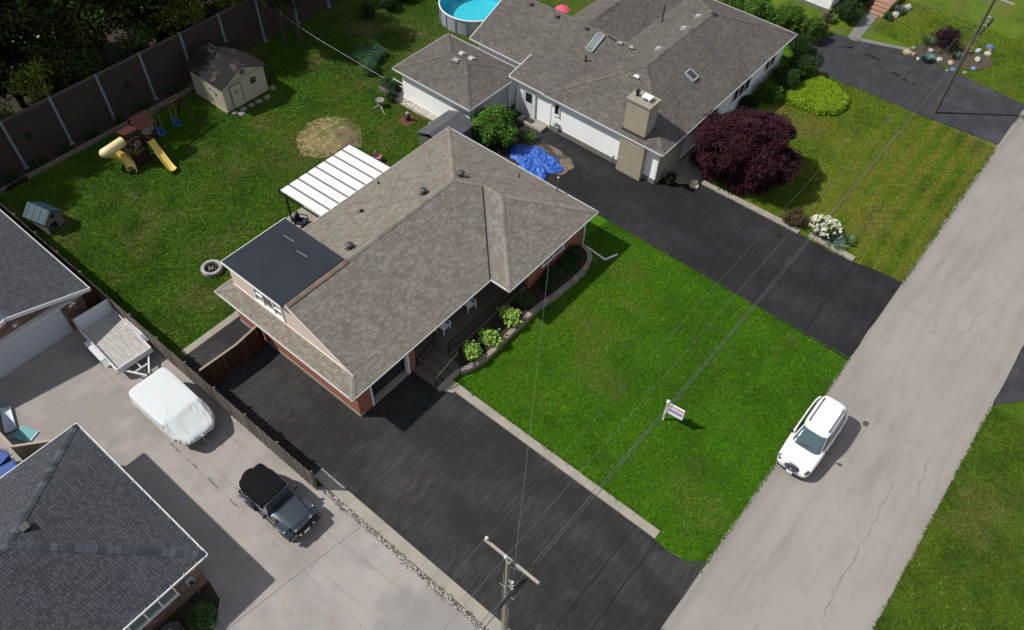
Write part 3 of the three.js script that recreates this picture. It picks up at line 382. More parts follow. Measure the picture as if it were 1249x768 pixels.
// porch chairs
{
  const mk = (x, z, turn) => { const c = thing('porch_chair', 'white slatted armchair on the shaded porch of the brick house', 'chair', [x, .6, z], turn, 'white chairs on the porch'); const m = mTrim; for (let i = 0; i < 5; i++) mesh('seat_slat', rbx(.1, .025, .5, -.2 + i * .11, .42, 0, .008), m, c); for (let i = 0; i < 5; i++) mesh('back_slat', bx(.022, .62, .09, -.28 - .05, .74, -.2 + i * .1, 0, 0, .2), m, c); for (const k of [-1, 1]) { mesh('armrest', rbx(.62, .03, .09, 0, .63, k * .3, .01), m, c); mesh('leg', bx(.06, .62, .05, .27, .31, k * .29), m, c); mesh('leg', bx(.06, .62, .05, -.28, .31, k * .29), m, c); } return c; };
  mk(.28, .85, .1); mk(.3, -1.25, -.1);
}
// patio cover of white panels
{
  const P = thing('patio_cover', 'white panelled patio cover on slim black posts behind the brick house', 'patio cover'); const mPan = mat([.64, .65, .64], .5), x0 = -13.4, x1 = -9.5, y0 = 2.5, y1 = 2.72, za = .5, zb = -5.3, n = 8, w = (za - zb) / n;
  for (let i = 0; i < n; i++) mesh('roof_panel', beam([x0, y0, za - w * (i + .5)], [x1, y1, za - w * (i + .5)], w - .13, .05), mPan, P);
  for (let i = 1; i < n; i++) mesh('joint_bar', beam([x0 - .02, y0 - .012, za - w * i], [x1, y1 - .012, za - w * i], .13, .05), mat([.13, .12, .11], .5), P);
  mesh('front_beam', bx(.07, .14, za - zb + .1, x0 - .04, y0 - .03, (za + zb) / 2), mIron, P); mesh('side_beam', beam([x0, y0 - .09, za + .04], [x1, y1 - .09, za + .04], .05, .12), mIron, P); mesh('side_beam', beam([x0, y0 - .09, zb - .04], [x1, y1 - .09, zb - .04], .05, .12), mIron, P);
  for (const z of [za - .12, (za + zb) / 2, zb + .12]) mesh('post', bx(.09, y0 - .12, .09, x0 + .35, (y0 - .12) / 2, z), mIron, P);
  rebase(P, -11.5, 0, -2.4);
  structure('patio', slab([[-13.6, .9], [-9.1, .9], [-9.1, -5.6], [-13.6, -5.6]], -.05, .05), mConc, 'concrete patio slab under the white patio cover');
  const ch = thing('patio_chair', 'dark blue cushioned patio chair beside the black cover post', 'chair', [-12.3, .05, .2], .5); const mB = mat([.03, .05, .09], .8); mesh('seat', rbx(.62, .16, .62, 0, .36, 0, .05), mB, ch); mesh('backrest', rbx(.16, .55, .62, -.32, .62, 0, .05), mB, ch); for (const k of [-1, 1]) { mesh('armrest', rbx(.6, .06, .06, 0, .6, k * .36, .02), mIron, ch); for (const q of [-1, 1]) mesh('leg', bx(.04, .6, .04, q * .28, .3, k * .36), mIron, ch); }
  const bn = thing('patio_table', 'low dark patio table under the white patio cover', 'table', [-11.2, .05, .2]); mesh('table_top', rbx(1.0, .05, .6, 0, .42, 0, .02), mDark, bn); for (const k of [-1, 1]) for (const q of [-1, 1]) mesh('leg', bx(.05, .4, .05, q * .42, .2, k * .24), mDark, bn);
}
// planter wall of stacked blocks in front of the porch
{
  const T = thing('planter_wall', 'curved low retaining wall of tan blocks edging the porch bed', 'retaining wall'); const path = [[2.68, 2.1], [2.95, 1.5], [3.12, .5], [3.1, -1.5], [3.1, -4.1], [3.3, -5.6], [3.42, -7.2], [3.3, -8.6], [2.85, -9.4], [1.98, -9.75]], cv = new THREE.CatmullRomCurve3(path.map(([x, z]) => V(x, 0, z))), L = cv.getLength(), n = Math.round(L / .36);
  const blk = [0, 1, 2].map(i => new RoundedBoxGeometry(.35, .15, .24, 1, .02)), tones = [mat([.25, .215, .18], .95, { map: concTex }), mat([.21, .18, .15], .95), mat([.29, .25, .205], .95)]; tones[0].color.setRGB(.85, .78, .72);
  for (let c = 0; c < 3; c++) for (let i = 0; i < n; i++) { const t = (i + .5 + (c % 2) * .45) / (n + .5), p = cv.getPointAt(Math.min(1, t)), d = cv.getTangentAt(Math.min(1, t)); const cap = c === 2; const m = mesh(cap ? 'cap_block' : 'block', blk[0], tones[(hash(i, c) * 3) | 0], T); m.position.set(p.x + (hash(i, c + 5) - .5) * .02, .075 + c * .154, p.z); m.rotation.y = Math.atan2(-d.z, d.x); if (cap) m.scale.set(1, .6, 1.2), m.position.y -= .03; }
  rebase(T, 2.9, 0, -3.6);
  structure('planting_bed', slab([[1.73, 2.0], [2.6, 2.05], [2.85, 1.4], [3.0, .4], [2.98, -4.1], [3.15, -5.6], [3.28, -7.2], [3.15, -8.5], [2.75, -9.25], [1.86, -9.6], [1.86, -4.7], [1.73, -4.7]], 0, .38), mSoil, 'dark soil bed behind the block retaining wall');
}

// ================================================================ house B: long white house with brown shingles
{
  const B = thing('white_house', 'long white sided house with brown shingle hip roofs and broad tan chimney', 'house');
  const s = .41, e = 3.0, x0 = -7.0, x1 = 2.6, z0 = -35.5, z1 = -17.2, xm = (x0 + x1) / 2, hf = (x1 - x0) / 2, yt = e + s * hf;
  const SE = [x1, e, z1], SW = [x0, e, z1], NE = [x1, e, z0], NW = [x0, e, z0], RS = [xm, yt, z1 - hf], RN = [xm, yt, z0 + hf];
  const we = 2.6, wz = -19.4, wr = -24, wy = we + s * (wz - wr), wx = -15.6;
  const roof = mesh('roof', [face([SE, SW, RS]), face([SE, RS, RN, NE]), face([SW, RS, RN, NW]), face([NE, RN, NW])], mRoofB, B);
  const roof2 = mesh('roof', [face([[wx, we, wz], [-2.6, we, wz], [-2.6, wy, wr], [wx, wy, wr]]), face([[wx, wy, wr], [-2.6, wy, wr], [-2.6, we - .5, wr - .25], [wx, we - .5, wr - .25]], 1, false)], mRoofB, B);
  const b = .2, Q = (x, z) => [x, 2.98 + b * (-17.3 - z), z];
  const L66 = [Q(-10.1, -17.3), Q(-10.1, -19.75), Q(-6.7, -21.8), Q(-3.6, -23.7)];
  const roof3 = mesh('roof', [face([Q(-10.1, -17.3), Q(-6.7, -17.3), Q(-2.6, -21.8), L66[3], L66[2], L66[1]])], mRoofB, B);
  mesh('step_trim', [1, 2].map(i => { const p = L66[i], q = L66[i + 1]; return face([p, q, [q[0], q[1] - .75, q[2]], [p[0], p[1] - .75, p[2]]], 1, false); }), mRoofB, roof3); mesh('edge_trim', beam([-10.12, L66[0][1] - .05, -17.3], [-10.12, L66[1][1] - .05, -19.75], .04, .13), mTrim, roof3);
  // cross gable at the back
  const cx = -8.6, cw = 2.2, cv = 3.1, cy = 4.5, ce = cy - s * cw, cf = cy - s * cv;
  const roof4 = mesh('roof', [face([[cx - cw, ce, -24], [cx - cw, ce, -36], [cx, cy, -36], [cx, cy, -24]]), face([[cx + cv, cf, -24], [cx + cv, cf, -36], [cx, cy, -36], [cx, cy, -24]])], mRoofB, B);
  const ct = [[.125, .11, .098], [.105, .092, .083], [.14, .123, .11]];
  caps(roof, [[SE, RS, 1], [SW, RS, 1], [RS, RN, 0], [NE, RN, 1], [NW, RN, 1]], s, ct); caps(roof2, [[[wx, wy, wr], [-3.2, wy, wr], 0]], s, ct); caps(roof4, [[[cx, cy, -25], [cx, cy, -36], 0]], s, ct);
  mesh('soffit', slab([[x0 + .05, z1 - .05], [x1 - .05, z1 - .05], [x1 - .05, z0 + .05], [x0 + .05, z0 + .05]], e - .14, e - .12), mTrim, B); mesh('soffit', slab([[-10.05, -17.35], [-7.0, -17.35], [-7.0, -19.8], [-10.05, -19.8]], e - .16, e - .14), mTrim, B); mesh('soffit', slab([[wx + .05, wz - .05], [x0, wz - .05], [x0, wr - .1], [wx + .05, wr - .1]], we - .14, we - .12), mTrim, B);
  gutters(B, [[x0, z1, x1, z1, 0, 1], [x1, z0, x1, z1, 1, 0], [x0, z0, x1, z0, 0, -1], [x0, -35.5, x0, -24.5, -1, 0]], e + .01); gutters(B, [[-10.1, -17.3, -7.05, -17.3, 0, 1]], e - .01); gutters(B, [[wx, wz, -10.2, wz, 0, 1]], we + .01);
  mesh('rake_trim', [beam([wx - .02, we - .04, wz], [wx - .02, wy - .04, wr], .04, .13)], mTrim, B);
  // walls
  clap(-6.6, 2.2, .42, 2.86, -17.62, 'z', mWhite, B); mesh('inner_wall', span(-6.6, 2.18, .0, 2.86, -17.75, -17.63), mWhite, B); mesh('foundation', span(-6.6, 2.22, 0, .42, -17.74, -17.56), mConcGrey, B);
  clap(-9.7, -6.62, .2, 2.84, -17.7, 'z', mWhite, B); mesh('inner_wall', span(-9.7, -6.62, 0, 2.84, -17.85, -17.72), mWhite, B); for (const t of [span(-9.76, -9.62, .05, 2.84, -17.74, -17.64), span(-6.66, -6.54, .05, 2.86, -17.7, -17.58), span(2.1, 2.24, .42, 2.86, -17.7, -17.57)]) mesh('corner_trim', t, mTrim, B);
  mesh('wall', [span(-9.7, -9.58, 0, 2.84, -24, -17.86), span(2.06, 2.18, 0, 2.86, -35, -17.76), span(-6.6, 2.06, 0, 2.86, -35.1, -35), span(-15.2, -9.7, 0, 2.46, -19.95, -19.8), span(-15.2, -15.08, 0, 2.46, -24.1, -19.96), span(-15.2, -10.4, 0, 2.4, -24.2, -24.1), span(-10.4, -10.3, 0, 3.5, -35.8, -24.1), span(-6.6, -6.5, 0, 2.86, -35, -24)], mWhite, B); mesh('wall', (() => { const g = extr([[-24.1, 2.4], [-19.8, 2.4], [-24.1, wy - .1]], .1); g.rotateY(-Math.PI / 2); g.translate(-15.1, 0, 0); return g; })(), mWhite, B);
  mesh('stone_wall', span(2.2, 2.3, 0, 2.86, -20.6, -17.75), mStucco, B);
  windowUnit(B, 1.7, 1.2, [2.22, 1.8, -24.2], Math.PI / 2, 2, 1, mGlass, mTrim); windowUnit(B, 2.4, 1.4, [2.22, 1.75, -28.6], Math.PI / 2, 3, 1, mGlass, mTrim); windowUnit(B, 1.5, 1.2, [2.22, 1.8, -32.8], Math.PI / 2, 2, 1, mGlass, mTrim);
  const dsx = -8.55; const dr = sub('side_door', B); mesh('door_leaf', rbx(.9, 2.0, .06, dsx, 1.22, -17.63, .015), mat([.62, .64, .66], .5), dr); mesh('door_glass', bx(.55, .75, .02, dsx, 1.72, -17.59), mGlass, dr); mesh('door_frame', [span(dsx - .57, dsx - .47, .2, 2.34, -17.68, -17.57), span(dsx + .47, dsx + .57, .2, 2.34, -17.68, -17.57), span(dsx - .57, dsx + .57, 2.26, 2.36, -17.68, -17.56)], mTrim, dr); mesh('handle', new THREE.SphereGeometry(.035, 8, 6).translate(dsx + .36, 1.15, -17.57), mSteel, dr);
  mesh('door_step', span(-8.95, -6.75, 0, .22, -17.6, -16.8), mConc, B); mesh('door_mat', bx(.75, .02, .45, -8.1, .232, -17.2), mDark, B);
  windowUnit(B, .34, .85, [-6.05, 1.95, -17.58], 0, 1, 1, mGlass, mTrim, .06);
  // chimney
  const ch = sub('chimney', B); mesh('chimney_breast', span(-.6, 1.28, 0, 2.84, -17.62, -17.2), mStucco, ch); mesh('chimney_stack', span(-.72, .95, 2.9, 5.45, -18.62, -17.52), mStucco, ch); mesh('chimney_cap', [span(-.8, 1.03, 5.45, 5.58, -18.7, -17.44)], mConc, ch); mesh('chimney_flashing', [span(-.78, 1.01, 2.9, 3.28, -18.7, -17.46)], mVent, ch); mesh('flue_pipe', [cyl(.11, .11, .4, -.35, 5.56, -18.05, 12), cyl(.16, .16, .1, -.35, 5.9, -18.05, 12)], mBlack, ch); mesh('flue_cover', [bx(.62, .05, .5, .35, 5.82, -18.1), span(.12, .16, 5.57, 5.8, -18.3, -17.9), span(.54, .58, 5.57, 5.8, -18.3, -17.9)], mTrim, ch);
  // skylights
  const sky = (pts, m) => { const g = sub('skylight', B); const P = pts.map(p => V(...p)), c = V(0, 0, 0); P.forEach(p => c.addScaledVector(p, .25)); const up = k => P.map(p => { const q = p.clone().lerp(c, k); return [q.x, q.y, q.z]; }); const A = up(0), I = up(.16); for (let i = 0; i < 4; i++) { const j = (i + 1) % 4; mesh('frame_bar', beam([A[i][0], A[i][1] + .07, A[i][2]], [A[j][0], A[j][1] + .07, A[j][2]], .09, .16), mat([.3, .3, .3], .5), g); } mesh('pane', face(I.map(p => [p[0], p[1] + .12, p[2]])), m, g); };
  const wS = z => we + s * (wz - z), fS = x => e + s * (x1 - x), sS = z => e + s * (z1 - z), rS = x => e + s * (x - x0);
  sky([[-7.3, wS(-22.3), -22.3], [-6.75, wS(-22.3), -22.3], [-6.75, wS(-23.7), -23.7], [-7.3, wS(-23.7), -23.7]], mGlassPale); sky([[-.2, fS(-.2), -23.95], [-.2, fS(-.2), -24.6], [.5, fS(.5), -24.6], [.5, fS(.5), -23.95]], mGlass);
  boxVent(B, -2.2, sS(-21), -21, 'z', s, mTrim, .34); pipe(B, -6.5, Q(-6.5, -21.2)[1], -21.2, .45, .06); mesh('vent_pipe', bar([-6.6, wS(-23.9), -23.9], [-5.9, wS(-23.8) + .12, -23.7], .05, 8), mBlack, B);
  for (const [x, z] of [[-2.8, -24.5], [-2.86, -27.9], [-2.95, -30]]) boxVent(B, x, rS(x), z, 'x', s, mVentPale, .36); pipe(B, -5.3, rS(-5.3), -29.1, 1.3, .045); boxVent(B, -2.1, fS(-2.1), -30.6, 'x', -s, mVent, .3);
  for (const [x, z] of [[-8.3, -23.7], [-10.85, -23.6], [-13.3, -23.6]]) boxVent(B, x, wS(z), z, 'z', s, mVent, .3); for (const [x, z] of [[-5.4, -23.75], [-4.5, -23.8]]) boxVent(B, x, Math.max(wS(z), rS(x)), z, 'z', s, mVentPale, .3);
  const mt = sub('gas_meter', B); mesh('meter_body', rbx(.25, .35, .2, -5.95, .85, -17.4, .04), mat([.3, .36, .3], .6), mt); mesh('meter_pipe', bar([-5.95, 0, -17.4], [-5.95, .7, -17.4], .025, 8), mSteel, mt); const tp = sub('wall_tap', B); mesh('pipe', bar([-1.0, .1, -17.4], [-1.0, .7, -17.4], .03, 8), mBlack, tp); mesh('handle', bx(.14, .05, .1, -1.0, .72, -17.4), mBlack, tp);
  rebase(B, -3.5, 0, -25);
}
// detached garage with hip roof
{
  const G = thing('white_garage', 'white sided garage with brown hip roof behind the green bush', 'garage'); const s = .34, e = 2.6, x0 = -17.15, x1 = -9.95, z0 = -18.7, z1 = -12.95, hf = (z1 - z0) / 2, zm = (z0 + z1) / 2, yt = e + s * hf;
  const SE = [x1, e, z1], SW = [x0, e, z1], NE = [x1, e, z0], NW = [x0, e, z0], RW = [x0 + hf, yt, zm], RE = [x1 - hf, yt, zm];
  const roof = mesh('roof', [face([SW, SE, RE, RW]), face([NW, NE, RE, RW]), face([SE, NE, RE]), face([SW, NW, RW])], mRoofB, G); caps(roof, [[SE, RE, 1], [NE, RE, 1], [SW, RW, 1], [NW, RW, 1], [RW, RE, 0]], s, [[.12, .104, .094], [.105, .092, .083], [.135, .118, .106]]);
  gutters(G, [[x0, z1, x1, z1, 0, 1], [x1, z0, x1, z1, 1, 0], [x0, z0, x0, z1, -1, 0], [x0, z0, x1, z0, 0, -1]], e + .01); mesh('soffit', slab([[x0 + .05, z1 - .05], [x1 - .05, z1 - .05], [x1 - .05, z0 + .05], [x0 + .05, z0 + .05]], e - .14, e - .12), mTrim, G);
  clap(x0 + .4, x1 - .4, .1, e - .14, z1 - .42, 'z', mWhite, G); mesh('wall', [span(x0 + .4, x1 - .52, 0, e - .14, z1 - .55, z1 - .43), span(x0 + .4, x0 + .5, 0, e - .14, z0 + .4, z1 - .55), span(x0 + .5, x1 - .5, 0, e - .14, z0 + .4, z0 + .5), span(x1 - .5, x1 - .4, 0, e - .14, z0 + .4, z0 + 1.1), span(x1 - .5, x1 - .4, 0, e - .14, z1 - 1.0, z1 - .43), span(x1 - .5, x1 - .4, 2.2, e - .14, z0 + 1.1, z1 - 1)], mWhite, G);
  const gd = sub('garage_door', G); for (let i = 0; i < 4; i++) mesh('door_panel', rbx(.05, .53, z1 - z0 - 2.12, x1 - .47, .3 + i * .54, zm + .05, .015), mat([.42, .44, .46], .6), gd);
  const R = z => e + s * (z1 - z); boxVent(G, -13.5, R(-15.6) - .02, -15.6, 'z', s, mVentPale, .42); boxVent(G, -13.95, R(-15.9) - .3, -16.6, 'z', -s, mVentPale, .36); boxVent(G, -13.05, R(-15.9) - .3, -16.6, 'z', -s, mVentPale, .36);
  rebase(G, -13.5, 0, -15.8);
}
// low grey shed between garage and bush
{
  const S = thing('grey_shed', 'low shed with smooth grey roof squeezed between garage and green bush', 'shed'); const x0 = -11.5, x1 = -9.35, z0 = -12.65, z1 = -9.5; const t = tex(128, 128, (u, v) => { const k = .85 + .3 * fbm(u * 8, v * 8, 3); return [.085 * k, .09 * k, .098 * k]; }); t.repeat.set(.5, .5); const m = mat([1, 1, 1], .7, { map: t });
  mesh('roof', [beam([x0 - .1, 1.9, (z0 + z1) / 2], [(x0 + x1) / 2, 2.35, (z0 + z1) / 2], z1 - z0, .06), beam([x1 + .1, 1.9, (z0 + z1) / 2], [(x0 + x1) / 2, 2.35, (z0 + z1) / 2], z1 - z0, .06)], m, S); mesh('wall', [span(x0, x1, 0, 1.85, z1 - .2, z1 - .12), span(x0, x1, 0, 1.85, z0 + .1, z0 + .2), span(x0, x0 + .08, 0, 1.85, z0 + .2, z1 - .2), span(x1 - .08, x1, 0, 1.85, z0 + .2, z1 - .2)], mat([.12, .11, .1], .85), S); rebase(S, -10.4, 0, -11);
}
// ================================================================ house C: charcoal hip roof, lower left
{
  const C = thing('stone_house', 'brown stone house with charcoal hip roof and white eaves beside the concrete yard', 'house'); const s = .5, e = 2.8, x0 = -7.78, x1 = 2.04, z1 = 17.44, z0 = 36, xm = (x0 + x1) / 2, hf = (x1 - x0) / 2, yt = e + s * hf;
  const a = [x0, e, z1], b = [x1, e, z1], c = [x1, e, z0], d = [x0, e, z0], r1 = [xm, yt, z1 + hf], r2 = [xm, yt, z0 - hf];
  const roof = mesh('roof', [face([a, b, r1]), face([b, c, r2, r1]), face([a, d, r2, r1]), face([c, d, r2])], mRoofC, C); const tones = [mat([.05, .057, .07], .92), mat([.075, .084, .1], .92), mat([.04, .045, .056], .92), mat([.062, .07, .085], .92)];
  for (const [p, q, h] of [[b, r1, 1], [a, r1, 1]]) capPieces(p, q, s, h, .3, .17).forEach((g, i) => mesh('cap_shingle', g, tones[(hash(i, h + p[0] | 0) * 4) | 0], roof)); caps(roof, [[r1, r2, 0], [c, r2, 1], [d, r2, 1]], s, [[.05, .057, .07], [.075, .084, .1]]);
  gutters(C, [[x0, z1, x1, z1, 0, -1], [x1, z1, x1, z0, 1, 0], [x0, z1, x0, z0, -1, 0]], e + .01, mat([.8, .78, .78], .45)); for (let i = 0; i < 14; i++) mesh('gutter_clip', bx(.025, .012, .1, x0 + .5 + i * .68, e + .02, z1 - .02), mVentPale, C); for (let i = 0; i < 8; i++) mesh('gutter_clip', bx(.1, .012, .025, x1 + .02, e + .02, z1 + .5 + i * .62), mVentPale, C);
  mesh('soffit', slab([[x0 + .05, z1 + .05], [x1 - .05, z1 + .05], [x1 - .05, z0 - .05], [x0 + .05, z0 - .05]], e - .14, e - .12), mTrim, C);
  mesh('stone_wall', [span(1.48, 1.68, 0, e - .14, 17.9, 35.5)], mStone, C); mesh('stone_wall', [span(x0 + .45, 1.48, 0, e - .14, 17.9, 18.1), span(x0 + .45, x0 + .65, 0, e - .14, 18.1, 35.5)], mStone, C); mesh('stone_wall', span(x0 + .65, 1.48, 0, e - .14, 35.3, 35.5), mStone, C);
  windowUnit(C, 2.1, 1.25, [1.7, 1.85, 20.25], Math.PI / 2, 3, 1, mGlassPale, mTrim, .06);
  const v = sub('roof_vent', C); v.position.set(-3.25, e + s * (x1 - -3.25) > yt ? yt - .55 : 4.5, 21.55); mesh('vent_hood', rbx(.4, .16, .38, 0, .22, 0, .04), mBlack, v); mesh('vent_neck', bx(.28, .3, .28, 0, .05, 0), mBlack, v);
  const mb = sub('meter_box', C); mesh('cabinet', rbx(.16, .5, .34, 1.77, 1.5, 18.5, .02), mat([.3, .33, .35], .5), mb); mesh('meter_glass', cyl(.1, .1, .1, 0, 0, 0, 14).rotateZ(-Math.PI / 2).translate(1.84, 1.5, 18.5), mGlass, mb); mesh('conduit', bar([1.77, .1, 18.5], [1.77, 1.25, 18.5], .03, 8), mSteel, mb);
  rebase(C, xm, 0, 26);
  structure('planting_bed', slab(wob([[1.7, 17.9], [2.7, 18.1], [3.5, 19.0], [3.9, 20.4], [3.9, 30], [1.7, 30]], .5, .06, 3), -.02, .07), mSoil, 'dark garden bed below the stone wall');
  { const P = []; const path = [[2.72, 18.05], [3.45, 18.8], [3.85, 19.7], [4.0, 20.8], [4.0, 22.2]]; for (let i = 0; i + 1 < path.length; i++) { const [ax, az] = path[i], [bx2, bz] = path[i + 1], L = Math.hypot(bx2 - ax, bz - az), nx = -(bz - az) / L * -.13, nz = (bx2 - ax) / L * -.13; P.push([[ax, az], [bx2, bz], [bx2 + nx, bz + nz], [ax + nx, az + nz]]); } kerb('grey curved concrete edging round the garden bed', P, .16); }
  const ac = thing('air_conditioner', 'round dark air conditioner unit in the shaded bed by the stone wall', 'air conditioner', [2.55, .07, 20.35]); mesh('base_pad', bx(.95, .06, .95, 0, .03, 0), mConcGrey, ac); mesh('casing', cyl(.4, .4, .62, 0, .06, 0, 24), mat([.04, .045, .05], .5), ac); mesh('fan_grille', [0, 1, 2, 3].map(i => new THREE.TorusGeometry(.1 + i * .085, .012, 6, 24).rotateX(Math.PI / 2).translate(0, .7, 0)), mat([.1, .1, .11], .5), ac); mesh('fan_cap', cyl(.12, .1, .05, 0, .69, 0, 16), mat([.3, .31, .33], .4), ac);
}
// ================================================================ garage D: blue grey gable roof, upper left
{
  const D = thing('stone_garage', 'stone garage with blue grey gable roof and wide pale door behind the trailer', 'garage'); const s = .316, e = 2.52, z0 = 12.28, zm = 16.42, z1 = 20.56, x1 = -15.1, x0 = -30, yt = e + s * (zm - z0);
  const mR = mRoofC;
  mesh('roof', [face([[x0, e, z0], [x1, e, z0], [x1, yt, zm], [x0, yt, zm]]), face([[x0, e, z1], [x1, e, z1], [x1, yt, zm], [x0, yt, zm]])], mR, D); caps(D, [[[x0, yt, zm], [x1, yt, zm], 0]], s, [[.07, .08, .1], [.08, .09, .11]]);
  gutters(D, [[x0, z0, x1, z0, 0, -1], [x0, z1, x1, z1, 0, 1]], e + .01); mesh('rake_trim', [beam([x1 + .03, e - .08, z0 - .05], [x1 + .03, yt - .08, zm], .05, .22), beam([x1 + .03, e - .08, z1 + .05], [x1 + .03, yt - .08, zm], .05, .22)], mat([.6, .62, .65], .5), D); mesh('soffit', slab([[x0, z0 + .04], [x1, z0 + .04], [x1, z1 - .04], [x0, z1 - .04]], e - .13, e - .11), mTrim, D);
  const wz0 = 12.72, wz1 = 20.12, d0 = 13.95, d1 = 18.85; mesh('stone_wall', [span(-15.75, -15.55, 0, e - .13, wz0, d0), span(-15.75, -15.55, 0, e - .13, d1, wz1), span(-15.75, -15.55, 2.15, e - .13, d0, d1)], mStone, D); mesh('gable_wall', (() => { const g = extr([[wz0, e - .13], [wz1, e - .13], [wz1, e + .05], [zm, yt - .1], [wz0, e + .05]], .2); const u = g.attributes.uv, p = g.attributes.position; for (let i = 0; i < u.count; i++) u.setXY(i, p.getX(i), p.getY(i)); g.rotateY(-Math.PI / 2); g.translate(-15.55, 0, 0); return g; })(), mStone, D);
  mesh('stone_wall', [span(x0 + .4, -15.75, 0, e - .13, wz0, wz0 + .2), span(x0 + .4, -15.75, 0, e - .13, wz1 - .2, wz1), span(x0 + .4, x0 + .6, 0, e - .13, wz0 + .2, wz1 - .2)], mStone, D);
  const gd = sub('garage_door', D); const mDoor = mat([.5, .54, .6], .5); for (let i = 0; i < 4; i++) mesh('door_panel', rbx(.06, .53, d1 - d0 - .02, -15.6, .27 + i * .535, (d0 + d1) / 2, .012), mDoor, gd); mesh('door_seal', span(-15.7, -15.55, .0, .045, d0, d1), mBlack, gd);
  const lt = sub('wall_lamp', D); mesh('bracket', bx(.06, .2, .12, -15.52, 1.85, 13.35), mTrim, lt); mesh('lamp_head', new THREE.SphereGeometry(.09, 12, 8).translate(-15.42, 1.9, 13.25), mTrim, lt); mesh('lamp_head', new THREE.SphereGeometry(.09, 12, 8).translate(-15.42, 1.86, 13.47), mTrim, lt); const l2 = sub('wall_lamp', D); mesh('lamp_head', rbx(.14, .12, .2, -15.48, 2.75, 16.2, .03), mTrim, l2);
  rebase(D, -22, 0, 16.4);
}
// house E: white corner at the top
{
  const E = thing('white_cottage', 'white sided cottage beside the leafy hedge and grey driveway', 'house'); clap(-7, 1.5, .3, 3.6, -45.3, 'z', mWhite, E); clap(-54, -45.3, .3, 3.6, 1.5, 'x', mWhite, E); mesh('wall', [span(-7, 1.48, 0, 3.6, -45.45, -45.31), span(1.35, 1.49, 0, 3.6, -54, -45.46), span(-7, 1.35, 0, 3.6, -54, -53.9), span(-7, -6.9, 0, 3.6, -53.9, -45.46)], mWhite, E); mesh('foundation', [span(-7, 1.54, 0, .28, -45.3, -45.22), span(1.5, 1.56, 0, .28, -54, -45.3)], mConcGrey, E); mesh('corner_trim', span(1.42, 1.58, .3, 3.6, -45.34, -45.22), mTrim, E);
  mesh('roof', [face([[-7.4, 3.6, -44.9], [1.9, 3.6, -44.9], [-2.75, 5.6, -49.6]]), face([[1.9, 3.6, -44.9], [1.9, 3.6, -54.4], [-2.75, 5.6, -49.6]]), face([[-7.4, 3.6, -44.9], [-7.4, 3.6, -54.4], [-2.75, 5.6, -49.6]]), face([[-7.4, 3.6, -54.4], [1.9, 3.6, -54.4], [-2.75, 5.6, -49.6]])], mRoofB, E); windowUnit(E, .7, .9, [-.7, 1.6, -45.26], 0, 1, 2, mGlass, mTrim); windowUnit(E, 1.2, 1.1, [1.55, 1.8, -48], Math.PI / 2, 2, 1, mGlass, mTrim);
  const st = sub('front_steps', E); const mSt = mat([.36, .22, .16], .9, { map: concTex }); mSt.color.setRGB(1.1, .72, .58); for (let i = 0; i < 3; i++) mesh('step', span(4.0, 5.35, 0, .17 + i * .17, -47.95 - i * .42, -47.54 - i * .42), mSt, st); mesh('landing', span(3.4, 5.35, 0, .62, -52, -48.82), mSt, st); rebase(E, -2.7, 0, -49.5);
}
